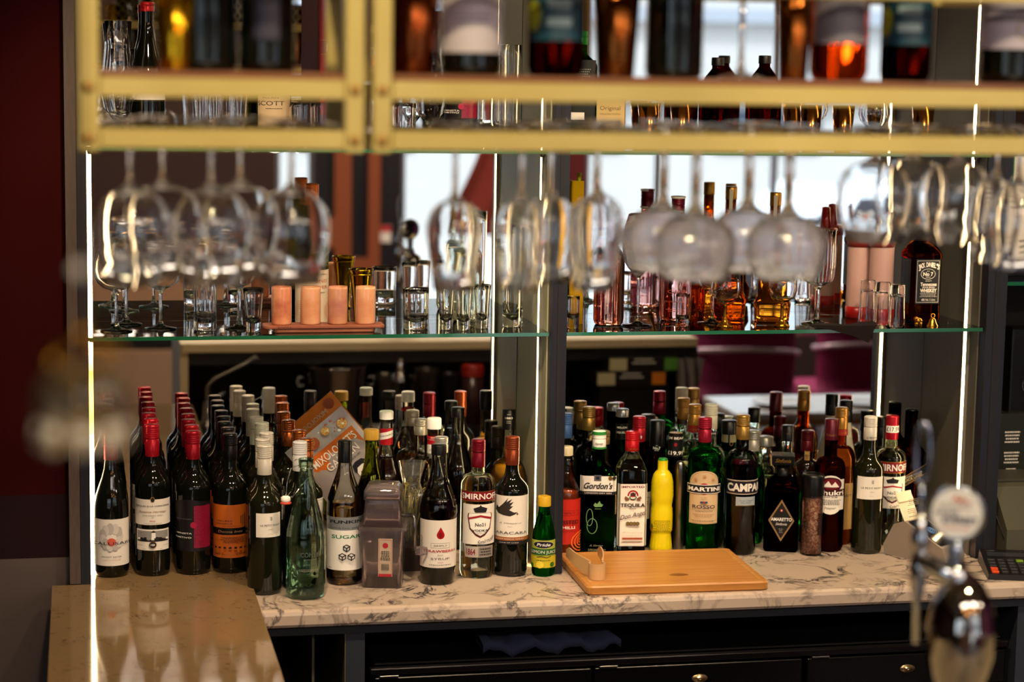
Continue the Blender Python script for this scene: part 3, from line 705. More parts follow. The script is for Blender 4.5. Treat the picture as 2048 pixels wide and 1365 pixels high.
# hanging stemware, upside down. profile from the foot (0) to the rim (H), outer then inner
def gobj(prof_o, wall, H, zb, m_=None, n=44, rib=0, nrib=0, ribz=None, foot=True):
    """closed glass solid: outer profile going up to the rim, then the inside back down to zb"""
    inn = [(max(r-wall, 0), z) for r, z in prof_o if z > zb+wall*1.2][::-1]
    b = MB(); b.lathe(prof_o, n, rib=rib, nrib=nrib, ribz=ribz); o = len(b.v)
    b.lathe([prof_o[-1]]+[(prof_o[-1][0]-wall*.5, H+.0004)]+inn+[(0, zb+wall)], n); return b
def stem_prof(Rf, H, zs, Rb, shape, rs=.0035):
    p = [(0, 0), (Rf*.9, 0), (Rf, .0012), (Rf*.98, .0028), (Rf*.5, .0055), (Rf*.2, .009), (rs*1.3, .018), (rs, .03), (rs, zs-.012), (rs*1.6, zs-.004)]
    for t_, r in shape: p.append((Rb*r, zs+(H-zs)*t_))
    return p
BALLOON = [(.02, .28), (.07, .58), (.15, .80), (.27, .95), (.40, 1), (.55, .98), (.75, .88), (1, .74)]
WINE = [(.02, .30), (.06, .58), (.14, .84), (.26, .98), (.38, 1), (.6, .93), (.8, .84), (1, .74)]
COUPE = [(.03, .3), (.10, .62), (.25, .88), (.45, 1), (.65, .98), (.85, .88), (1, .80)]
TULIP = [(.02, .25), (.08, .5), (.2, .8), (.35, .98), (.5, 1), (.7, .9), (.85, .80), (1, .84)]
_G = {}
def glass_mesh(kind):
    if kind in _G: return _G[kind]
    d = {'balloon': (.034, .205, .085, .0485, BALLOON, 0), 'wine': (.033, .215, .098, .036, WINE, 0), 'coupe': (.036, .20, .115, .054, COUPE, .018),
         'brandy': (.034, .155, .045, .050, BALLOON, 0), 'tulip': (.034, .19, .07, .036, TULIP, 0), 'ribbed': (.034, .185, .085, .043, COUPE, .02), 'flute': (.03, .22, .09, .028, WINE, 0)}[kind]
    p = stem_prof(d[0], d[1], d[2], d[3], d[4], .0065 if kind == 'coupe' else .0035); b = gobj(p, .0013, d[1], d[2], rib=d[5], nrib=24 if d[5] else 0, ribz=(d[2], d[1]), n=72 if d[5] else 48)
    me = b.mesh(kind, glassm('ffffff', .10) if kind == 'coupe' else CLEAR); _G[kind] = (me, d[1]); return _G[kind]
def hang(px, py, Y, kind, lab, zf=1.9345, grp='stemmed glasses hanging from the yellow rack', n_='wine_glass'):
    p = W(px, py, Y=Y); me, H = glass_mesh(kind)
    o = obj(n_, me, None); o.location = (p.x, Y, zf); o.rotation_euler = (PI, 0, 0); tag(o, lab, 'glass', grp); return o
def stand(px, py, Y, kind, lab, z0=MZ, grp=None, n_='wine_glass'):
    p = W(px, py, Y=Y); me, H = glass_mesh(kind); o = obj(n_, me, None); o.location = (p.x, Y, z0); tag(o, lab, 'glass', grp); return o
def hangx(x, Y, kind, lab, n_): p = Vector((x, Y, 1.8)); d = p-CAM; return hang(1024+FPX*d.dot(RT)/d.dot(FW), 682.5-FPX*d.dot(UP)/d.dot(FW), Y, kind, lab, n_=n_)
for x, Y, lab in ((.062, -2.05, 'left of the front three'), (.1605, -2.05, 'middle of the front three'), (.259, -2.05, 'right of the front three'), (.105, -1.952, 'left of the back pair'), (.2035, -1.952, 'right of the back pair')):
    hangx(x, Y, 'balloon', 'large balloon glass hanging upside down in the left rack section, '+lab, 'balloon_glass')
hang(908, 550, -2.05, 'wine', 'lone tulip-bowled wine glass hanging left of the central post')
hang(1040, 550, -2.05, 'wine', 'front wine glass hanging before the central light strip'); hang(1098, 550, -1.96, 'wine', 'rear wine glass hanging before the central post')
hang(1186, 550, -2.05, 'wine', 'front wine glass hanging just right of the central post'); hang(1192, 550, -1.925, 'wine', 'rear wine glass hanging before the globe goblet')
for i, (px, Y, lab) in enumerate(((1387, -2.065, 'front left'), (1572, -2.065, 'front right'), (1322, -1.945, 'rear left'), (1492, -1.952, 'rear right'))):
    hang(px, 550, Y, 'coupe', 'round-bowled cocktail glass hanging in the middle cluster, '+lab, n_='cocktail_glass')
for i, (px, Y, lab) in enumerate(((1748, -2.05, 'first from the left'), (1822, -1.948, 'second from the left'), (1912, -2.05, 'third from the left'), (1990, -1.95, 'fourth from the left'), (2035, -2.055, 'at the right edge'))):
    hang(px, 400, Y, 'brandy' if i < 3 else 'tulip', 'short wide glass hanging at the right end of the rack, '+lab, n_='brandy_glass')

# ------------------------------------------------------------ bottles on the counter
DARKG = mat('0b0d08', .05, spec=.6); BLK = mat('0a0a0b', .3, .1)
GREEN = glassm('3fbf4e', 0, 1.48); EMER = glassm('2f9a3c', 0, 1.48); OLV = glassm('6d7a2c', 0, 1.48); TEAL = glassm('7fd0c8', 0, 1.45)
CL = glassm('fbfff8', 0, 1.45); AMB = glassm('e8a860', 0, 1.4); DAMB = glassm('8a3a10', 0, 1.4); REDL = glassm('7a1414', 0, 1.4); SHELL = thin('f8fbf6', '707868', .4)
SYR = mat('14060a', .06, trans=.3); PINKG = glassm('f9d8d4', 0, 1.42); BLACKL = mat('0b0708', .05)
def B(px, py, Y, R, prof, glass, label, cap, labs=(), liquid=None, rot=0, z0=.9, H=None, **kw):
    (x, y), z = place(px, py, Y); H = H or z-z0
    d = math.hypot(x, y+4.6173); s = d/FPX
    out = []
    for (y0, y1, wpx, kind, fn, *rest) in labs:
        nm = rest[0] if rest else 'label'; op = rest[1] if len(rest) > 1 else {}
        rr = op.get('R', R)
        zt = W(px, y0, Y=Y-rr).z-z0; zb = W(px, y1, Y=Y-rr).z-z0; h = zt-zb; zc = (zt+zb)/2; w = wpx*s
        if kind == 'c': w = 2*rr*math.asin(min(.99, w/2/rr)); sf = cyl(rr, op.get('a', 0))
        elif kind == 'f': sf = sq(rr, 1, kw.get('ax', 1), kw.get('ay', 1))
        def mk(sf, zc): return lambda u, v, hh: sf(u, v+zc, hh)
        out.append((nm, fn(w, h), mk(sf, zc)))
    return bottle(label, (x, y), R, H, prof(R, H) if callable(prof) else prof, glass, cap, out, liquid, rz=-math.atan2(x, y+4.6173)+rot, z0=z0, **kw)
SZ0 = .9140
PK = mat('d9c9b8', .55); CORAL = mat('cf5a4a', .45); ROSE = mat('8a1030', .5)
def lab_calusari(w, h):
    g = mat('b9b2ae', .55); it = [('r', 0, 0, w, h, PAPER)]
    for k in range(11):
        a = k*2*PI/11; it.append(('d', .3*h*.62*math.cos(a), .12*h+.3*h*.62*math.sin(a), .0075, (g if k % 2 else mat('cfc9c4', .55)), .012))
    return it+[('d', 0, .02*h, .0085, CORAL), ('t', 0, -.01*h, .0062, 'CALUSARI', INK, {'w': .80*w}), ('t', 0, -.30*h, .0032, 'PINOT NOIR', INK, {'w': .38*w}), ('t', 0, -.375*h, .0016, 'WINE OF ROMANIA', CORAL, {'w': .34*w})]
def lab_marq(w, h):
    return [('r', 0, 0, w, h, PAPER), ('d', 0, .49*h, .0048, GOLD, .006), ('d', 0, .49*h, .0034, INK, .0046), ('t', 0, .24*h, .0030, 'MARQUES D LA CONCORDIA', INK, {'w': .80*w, 'b': .01}), ('t', 0, .02*h, .0042, 'Reserve Heritage', GOLD, {'w': .58*w, 's': .4}), ('t', 0, -.13*h, .0021, 'SEGUNDO AÑO', INK, {'w': .42*w}), ('t', 0, -.21*h, .0015, '2020', INK), ('t', 0, -.34*h, .0030, 'RIOJA', mat('a8202c', .5), {'b': .01}), ('l', 0, -.44*h, .5*w, 1, .002, GREY)]
def lab_150(w, h):
    g = mat('8f8c88', .5)
    it = [('r', 0, 0, w, h, PAPER), ('r', 0, .18*h, w*.92, h*.5, g), ('p', [(-.46*w, -.05*h), (-.30*w, .12*h), (-.1*w, -.02*h), (.1*w, .15*h), (.46*w, -.04*h), (.46*w, -.08*h), (-.46*w, -.08*h)], INK), ('r', .02*w, .22*h, .1*w, .26*h, WHITE), ('p', [(-.05*w, .35*h), (.02*w, .46*h), (.09*w, .35*h)], INK)]
    for k in range(5): it.append(('r', (-.38+.19*k)*w, (.05+.03*(k % 2))*h, .07*w, .1*h, (WHITE, INK)[k % 2]))
    return it+[('d', 0, -.22*h, .0075, GOLD), ('d', 0, -.22*h, .0066, INK), ('t', 0, -.22*h, .0042, '150', WHITE, {'b': .02}), ('t', -.33*w, -.24*h, .0022, 'MARKING', GREY), ('t', .33*w, -.24*h, .0022, 'HISTORY', GREY), ('t', -.2*w, -.42*h, .0016, 'SINCE', INK), ('t', .2*w, -.42*h, .0016, '1870', INK)]
def lab_lum(w, h):
    r_ = ramp_mat('ruby_foil', [(.35, '4a0620'), (.65, 'a3123e')], 900, .4)
    return [('r', 0, 0, w, h, mat('0d0a0e', .5)), ('p', [(-.5*w, .5*h), (-.1*w, .56*h), (.3*w, .5*h)], mat('0d0a0e', .5)), ('r', .22*w, 0, .42*w, .86*h, r_), ('d', .0*w, .04*h, .0065, mat('a3123e', .4)), ('t', -.24*w, .16*h, .0016, 'PRODUCT OF ITALY', GREY, {'w': .42*w}), ('t', -.26*w, -.13*h, .0032, 'LUMINISTA', WHITE, {'w': .46*w, 'b': .01}), ('t', -.26*w, -.215*h, .0032, 'PRIMITIVO', WHITE, {'w': .44*w, 'b': .01})]
def lab_malbec(w, h):
    o = mat('c8651c', .5); it = [('r', 0, 0, w, h, o), ('r', 0, 0, w, .13*h, BLACK), ('t', -.12*w, .20*h, .0030, 'MALBEC', INK, {'w': .34*w}), ('t', -.12*w, .13*h+.002, .0030, 'RESERVA', INK, {'w': .34*w}), ('t', .05*w, .105*h, .0016, 'BLOCK 48.40', INK), ('t', 0, 0, .0050, 'Donna Inés', mat('b98a5a', .5), {'w': .52*w, 's': .2}), ('f', .1*w, .085*h-.0005, .5*w, .04*h, .0003, INK), ('l', .08*w, -.11*h, .56*w, 5, .0028, INK), ('f', 0, -.3*h, .8*w, .28*h, .0003, INK)]
    for k in range(6): it.append(('r', (.22+.045*k)*w, .22*h, .018*w, (.14+.05*(k % 3))*h, INK))
    for k in range(7): it.append(('r', (-.3+.1*k)*w, -.30*h, .05*w, .035*h, INK))
    return it+[('l', -.2*w, -.40*h, .25*w, 2, .0025, INK), ('l', .2*w, -.40*h, .25*w, 2, .0025, INK)]
def lab_petit(w, h):
    return [('r', 0, 0, w, h, PAPER), ('f', .06*w, .27*h, .07*w, .14*h, .0006, GREY), ('r', .06*w, .27*h, .002, .14*h, GREY), ('t', .04*w, 0, .0040, 'LE PETIT PONT', INK, {'w': .74*w}), ('t', .04*w, -.17*h, .0018, 'RESERVE', GREY), ('t', .04*w, -.36*h, .0014, "PAYS D'OC", GREY)]
REDCAP = mat('b3182a', .28, .5); DRCAP = mat('7c1224', .28, .5); COPPER = mat('a85a28', .25, .8); WCAP = mat('cfc9bd', .35, .2); GCAP = mat('b08a44', .28, .7); BCAP = mat('0c0c0e', .28, .3)
def row(first, spots, labs_):
    for (px, py, Y), lb in zip(spots, labs_):
        p = W(px, py, Y=Y); dup(first, (p.x, p.y, first.location.z), lb)
ys = (-.182, -.110, -.0385)
def rowy(px, py, Y0, H): return [(px, py, y) for y in ys]
def wine_row(px, py, R, prof, capm, caph, labs_, name, Y0=-.254, z0=SZ0, capr=.0152, ns=3, grp=None, where='', yy=ys, glass=DARKG, jit=.0018):
    b = B(px, py, Y0, R, prof, glass, name+', front of its row', (capm, caph), labs_, z0=z0, group=grp, capr=capr, name='wine_bottle')
    for k, y in enumerate(yy[:ns]):
        x = b.location.x+(.0012, -.002, .001, -.001)[k]
        d = dup(b, (x, y, z0), name+', '+('second', 'third', 'fourth', 'fifth')[k]+' in its row', rz=b.rotation_euler.z+rnd.uniform(-.5, .5))
    return b
wine_row(221, 865, .0365, P_burgundy, DRCAP, .058, [(1040, 1133, 78, 'c', lab_calusari)], 'red-capped pinot noir with flower label', grp='pinot noir row')
wine_row(304, 849, .0365, P_bordeaux, mat('b01526', .25, .45), .068, [(1000, 1051, 74, 'c', lab_marq), (1060, 1102, 62, 'c', lab_150)], 'bright red-capped Rioja with a two-piece cream label', grp='rioja row')
wine_row(386, 862, .0365, P_bordeaux, mat('9c1424', .25, .5), .060, [(1006, 1104, 72, 'c', lab_lum)], 'red-capped black-labelled Primitivo', grp='primitivo row', Y0=-.2545)
wine_row(460, 867, .0365, P_bordeaux, BCAP, .056, [(1011, 1117, 68, 'c', lab_malbec)], 'black-capped Malbec with an orange label', grp='malbec row', Y0=-.2545)
b = B(529, 890, -.395, .0358, P_bordeaux, mat('15160a', .05, spec=.6), 'white-capped wine with a small square cream label, front of its row', (WCAP, .062), [(1028, 1076, 50, 'c', lab_petit, 'label', {'a': .30})], group='white-capped wine row', name='wine_bottle')
for k, (px, py, y) in enumerate(((525, 879, -.322), (533, 866, -.249), (524, 843, -.126), (513, 832, -.052))):
    p = W(px, py, Y=y); dup(b, (p.x, y, .9), 'white-capped wine bottle, '+('second', 'third', 'fourth', 'fifth and rearmost')[k]+' in the row left of the swing-top bottle', rz=b.rotation_euler.z+.4*(k % 2))
b = B(613, 877, -.285, .0358, P_bordeaux, mat('15160a', .05, spec=.6), 'copper-capped wine, front of the copper row behind the swing-top bottle', (COPPER, .058), [(1000, 1075, 60, 'c', lambda w, h: [('r', 0, 0, w, h, WHITE), ('f', 0, 0, w*.9, h*.9, .0004, GREY), ('t', 0, .1*h, .004, 'RESERVE', INK), ('l', 0, -.2*h, w*.6, 3, .003, GREY)], 'label', {'a': .7})], group='copper-capped row', name='wine_bottle')
for k, (px, py, y) in enumerate(((598, 851, -.185), (577, 836, -.055))):
    p = W(px, py, Y=y); dup(b, (p.x, y, .9), 'copper-capped wine bottle, '+('middle', 'rearmost')[k]+' of the copper-capped row')
B(600, 883, -.362, .0358, P_bordeaux, DARKG, 'dark wine bottle with a white cap signed in ink, behind the swing-top bottle', (mat('dcdcdc', .35, .1), .062), [(905, 935, 26, 'c', lambda w, h: [('t', 0, 0, .006, 'r y', INK, {'s': .5, 'w': w*.8})], 'neck_print', {'R': .0153})], name='wine_bottle')

# swing-top water bottle, octagonal foot
def swing():
    (x, y), z = place(612, 918, -.442); H = z-.9
    t = thing('swing_top_bottle', 'empty pale green swing-top glass bottle in front of the wines', 'bottle', (x, y, .9), .1)
    R = .0405; p = [(0, .003), (R*.8, 0), (R*.97, .003), (R, .012), (R, H*.40), (R*.94, H*.50), (R*.74, H*.62), (R*.52, H*.74), (R*.40, H*.84), (.0125, H*.93), (.0145, H*.935), (.0148, H*.965), (.0155, H*.97), (.0155, H)]
    b = gobj(p, .003, H, .006, n=64, rib=.022, nrib=10, ribz=(0, H*.62)); obj('glass', b, glassm('eef9f0', 0, 1.5), t)
    wire = MB().tube([(-.012, 0, H-.012), (-.030, .004, H-.02), (-.040, .0, H-.05), (-.043, -.006, H-.075), (-.03, -.008, H-.078), (.012, -.006, H-.028), (.0165, 0, H-.02)], .0013, 6).tube([(.0155*math.cos(a), .0155*math.sin(a), H-.018) for a in [k*PI/6 for k in range(12)]], .0011, 6, close=True); obj('wire_bail', wire, CHROME, t)
    st = MB().lathe([(0, 0), (.008, 0), (.010, .004), (.0095, .010), (.006, .013), (0, .013)], 20); o = obj('stopper', st, WHITE, t, (-.044, -.008, H-.088)); g = obj('rubber_seal', MB().lathe([(.005, -.004), (.0115, -.003), (.0115, 0), (.006, .001)], 20), mat('c8442c', .5), o)
    art([('r', 0, 0, .045, .055, thin('e8e8e0', 'c0c0b8', .3, .2))], lambda u, v, h: cyl(R+.001)(u, v+.083, h), name='label', parent=t)
    art([('t', 0, .014, .009, 'COMTE', mat('5d645c', .5), {'w': .038}), ('l', 0, .004, .036, 1, .002, GREY), ('t', 0, -.006, .0045, 'Artisanale', mat('5d645c', .5), {'s': .4, 'w': .028}), ('l', 0, -.017, .036, 2, .003, GREY)], lambda u, v, h: cyl(R+.0013)(u, v+.083, h), name='label_print', parent=t)
swing()
def hexag(x, y, r, w_, m_):
    it = []
    for k in range(6):
        a, b_ = math.radians(90+60*k), math.radians(150+60*k); q = r-w_
        it.append(('p', [(x+r*math.cos(a), y+r*math.sin(a)), (x+r*math.cos(b_), y+r*math.sin(b_)), (x+q*math.cos(b_), y+q*math.sin(b_)), (x+q*math.cos(a), y+q*math.sin(a))], m_))
    for k in (90, 210, 330):
        a = math.radians(k); nx, ny = -math.sin(a)*w_/2, math.cos(a)*w_/2
        it.append(('p', [(x+nx, y+ny), (x-nx, y-ny), (x+r*math.cos(a+PI)-nx, y+r*math.sin(a+PI)-ny), (x+r*math.cos(a+PI)+nx, y+r*math.sin(a+PI)+ny)], m_))
    return it
B(690, 881, -.335, .0385, lambda R, H: P_cone(R, H, .54, .86), SHELL, 'clear sugar syrup bottle with black cap and sugar-cube label', (BLK, .047, 'plain'), [(1036, 1062, 76, 'c', lambda w, h: [('r', 0, 0, w, h, mat('8e9196', .35, .3)), ('t', 0, .15*h, .0065, 'FUNKIN', INK, {'w': .7*w, 'b': .03}), ('t', 0, -.32*h, .0022, 'COCKTAIL SYRUP', INK, {'w': .7*w})]),
  (1062, 1142, 76, 'c', lambda w, h: [('r', 0, 0, w, h, WHITE), ('t', 0, .34*h, .0075, 'SUGAR', mat('1d7a4e', .5), {'w': .62*w, 'b': .02})]+hexag(0, .06*h, .0085, .0022, INK)+hexag(-.0085, -.15*h, .0085, .0022, INK)+hexag(.0085, -.15*h, .0085, .0022, INK)+[('t', -.3*w, -.42*h, .0025, '700ml', INK)])], liquid=(glassm('f6e6c4', 0, 1.4), .56), rot=.12)
B(743, 859, -.262, .041, lambda R, H: P_cone(R, H, .42, .84), (glassm('c9cf6a', 0, 1.42), .66), 'tapered bottle of yellow-green cordial with a translucent amber cap', (mat('b8902c', .3), .022, 'knurl'), capr=.0165)
def lab_gren(w, h): return [('r', 0, 0, w, h, mat('a81420', .4)), ('p', [(-.5*w, -.25*h), (.5*w, 0), (.5*w, .42*h), (-.5*w, .17*h)], WHITE), ('t', 0, .1*h, .0042, 'Grenadine', INK, {'w': .8*w, 's': .2, 'a': 12})]
B(773, 822, -.165, .038, lambda R, H: P_cone(R, H, .50, .80, .0135), SHELL, 'grenadine bottle with a white cap and red neck label', (WHITE, .018, 'knurl'), [(858, 891, 27, 'c', lab_gren, 'neck_label', {'R': .0146})], liquid=(mat('1c0408', .08), .70), capr=.0155)
def lab_monin(w, h): return [('r', 0, 0, w, h, WHITE), ('r', 0, .34*h, w, .26*h, mat('a81420', .4)), ('t', 0, -.1*h, .0035, 'SYRUP', INK, {'w': .5*w})]
B(868.5, 836, -.185, .0385, lambda R, H: P_cone(R, H, .50, .80, .0135), SHELL, 'clear syrup bottle with a red-and-white cap in the middle of the left bay', (WHITE, .024, 'knurl'), [(880, 915, 27, 'c', lab_monin, 'neck_label', {'R': .0146})], liquid=(glassm('d8a060', 0, 1.4), .52), capr=.0158, topprint=[('r', 0, .284, .080, .007, mat('b01822', .4)), ('t', .004, .284, .0035, 'RAYMOND', WHITE, {'w': .022})])
B(842, 838, -.06, .038, P_round, SHELL, 'clear bottle with a silver cap behind the bag of bamboo picks', (mat('c0b8a8', .3, .5), .036), liquid=(mat('3a2a20', .1), .5))
B(883, 874, -.283, .028, lambda R, H: P_round(R, H, .55, .72), SHELL, 'slim clear bottle with a silver cap right behind the strawberry syrup', (mat('bdb8b0', .3, .6), .034), liquid=(mat('2a2a28', .1), .5))
def lab_straw(w, h):
    drop = [(0, .36*h)]+[(.0085*math.cos(a), .19*h+.0085*math.sin(a)) for a in [math.radians(x_) for x_ in range(30, -211, -20)]]
    return [('r', 0, 0, w, h, PAPER), ('p', drop, mat('a8141c', .35)), ('d', 0, .19*h, .004, mat('7c0c14', .4), .006), ('f', 0, -.03*h, .36*w, .10*h, .0005, INK), ('t', 0, -.03*h, .0032, 'SIMPLY', INK, {'w': .26*w}), ('t', 0, -.145*h, .0052, 'STRAWBERRY', mat('a8141c', .4), {'w': .70*w, 'b': .02}), ('t', 0, -.225*h, .0030, 'flavour', INK, {'s': .3}), ('t', 0, -.305*h, .0045, 'SYRUP', INK, {'w': .36*w}), ('r', 0, -.385*h, .1*w, .0008, RED), ('l', 0, -.435*h, .6*w, 1, .003, INK), ('l', -.40*w, .15*h, .1*w, 12, .0030, GREY)]
def prof_straw(R, H):
    return [(0, .004), (R*.8, 0), (R*.93, .003), (R*.94, H*.105), (R*1.0, H*.12), (R, H*.13), (R, H*.47), (R*.97, H*.49), (R*1.02, H*.515), (R*1.0, H*.56), (R*.9, H*.62), (R*.66, H*.69), (R*.5, H*.76), (.0155, H*.85), (.0148, H*.99)]
B(878, 889, -.362, .0395, prof_straw, SHELL, 'dark strawberry syrup bottle with a ribbed neck and red drop label', (BLK, .022, 'knurl'), [(1042, 1137, 78, 'c', lab_straw)], liquid=(SYR, .60), capr=.0162, rib=(.02, 26, .48, .74), rot=.15)
def lab_smir_top(w, h): return [('r', 0, 0, w, h, mat('7c1420', .35)), ('r', 0, .47*h, w, .06*h, GOLD), ('r', 0, -.47*h, w, .06*h, GOLD), ('t', 0, 0, h*.56, 'SMIRNOFF', WHITE, {'w': .86*w, 'b': .015})]
def lab_smir(w, h):
    sh = [(-.32*w, .28*h), (.32*w, .28*h), (.34*w, .20*h), (.28*w, -.12*h), (.12*w, -.28*h), (0, -.34*h), (-.12*w, -.28*h), (-.28*w, -.12*h), (-.34*w, .20*h)]
    s2 = [(a*.9, b*.9+.002) for a, b in sh]; c = mat('4c1c20', .4)
    return [('r', 0, 0, w, h, PAPER), ('p', sh, c), ('p', s2, WHITE), ('p', [(-.14*w, .30*h), (-.18*w, .40*h), (0, .46*h), (.18*w, .40*h), (.14*w, .30*h)], INK), ('d', 0, .46*h, .002, INK), ('p', [(-.3*w, .12*h), (0, .19*h), (.3*w, .12*h), (.3*w, .17*h), (0, .24*h), (-.3*w, .17*h)], mat('9a1c28', .4)), ('t', 0, .0*h, .0072, 'No21', INK, {'w': .26*w, 'b': .01}), ('t', 0, -.145*h, .0045, 'VODKA', INK, {'w': .40*w, 'b': .02}), ('l', 0, -.2*h, .3*w, 2, .0022, GREY), ('t', .16*w, -.40*h, .009, 'Smirnoff', INK, {'s': .5, 'w': .5*w, 'a': 14})]
def lab_1864(w, h): return [('r', 0, 0, w, h, mat('b8b0a8', .4, .2)), ('t', -.3*w, 0, h*.55, '1864', mat('7c1420', .4), {'w': .3*w, 'b': .02}), ('r', .2*w, .0, .5*w, h*.86, mat('8a837c', .4, .2)), ('l', .2*w, .25*h, .42*w, 3, h*.25, INK)]
B(957, 879, -.32, .0375, lambda R, H: P_round(R, H, .68, .78, .0145), (CL, .74), 'vodka bottle with a dark red cap, shield label and 1864 strip, left bay', (DRCAP, .060), [(984, 1004, 70, 'c', lab_smir_top), (1010, 1090, 64, 'c', lab_smir, 'shield_label'), (1094, 1116, 56, 'c', lab_1864, 'strip_label')], rot=.18)
def lab_cara(w, h):
    wg = [(-.34*w, .20*h), (-.30*w, .30*h), (-.24*w, .25*h), (-.14*w, .33*h), (-.02*w, .46*h), (-.06*w, .37*h), (.06*w, .44*h), (.0*w, .35*h), (.09*w, .38*h), (.02*w, .29*h), (.08*w, .29*h), (.0*w, .21*h), (.10*w, .16*h), (.18*w, .17*h), (.12*w, .12*h), (.02*w, .08*h), (-.14*w, .10*h), (-.26*w, .13*h)]
    return [('r', 0, 0, w, h, PAPER), ('p', [(x, y) for x, y in wg], mat('2c2420', .5)), ('d', .17*w, .13*h, .0022, mat('6a5238', .5)), ('t', .02*w, -.06*h, .0035, 'A Vineyard', GREY, {'s': .4, 'w': .5*w}), ('t', .02*w, -.13*h, .0020, 'Tierra C.', INK), ('t', 0, -.26*h, .0060, 'CARACARA', INK, {'w': .84*w}), ('r', 0, -.385*h, w, .075*h, mat('9a5a2c', .4)), ('t', 0, -.385*h, .0020, 'GRANDE RESERVE MERLOT', WHITE, {'w': .66*w}), ('r', 0, -.46*h, w, .08*h, INK), ('t', 0, -.46*h, .0018, 'WINE OF CHILE', WHITE, {'w': .4*w})]
B(1025, 873, -.312, .0368, P_bordeaux, DARKG, 'copper-capped Merlot with a flying eagle label beside the lit post', (mat('a24c2c', .25, .7), .062), [(993, 1090, 70, 'c', lab_cara)], rot=-.12, name='wine_bottle')
p1883 = [('t', 0, .30*1, .0040, '1883', WHITE)]
b = B(1018, 819, -.134, .043, lambda R, H: P_round(R, H, .50, .72, .0135), SHELL, 'round bottle of orange syrup with a tall printed black cap', (BLK, .045, 'plain'), liquid=(mat('e0a01c', .2, trans=.35), .62)); 
art([('t', 0, -.018, .0045, '1883', WHITE, {'w': .018, 'b': .02}), ('t', 0, -.010, .0018, 'DEPUIS', WHITE), ('t', 0, -.025, .0018, 'MAISON', WHITE), ('t', 0, -.029, .0018, 'ROUTIN', WHITE)], (lambda H: lambda u, v, h: cyl(.0153)(u, v+H, h))(TOPH(1018, 819, -.134)[1]), .003, name='cap_print', parent=b)
B(916, 815, -.045, .040, lambda R, H: P_cone(R, H, .5, .84), SHELL, 'clear-necked bottle of dark liqueur with a black cap against the mirror', (BLK, .022, 'plain'), liquid=(BLACKL, .80))
B(996, 853, -.040, .030, P_bordeaux, mat('121008', .06), 'slim dark bottle with a black and gold cap behind the Merlot', (mat('2a2214', .3, .5), .05))
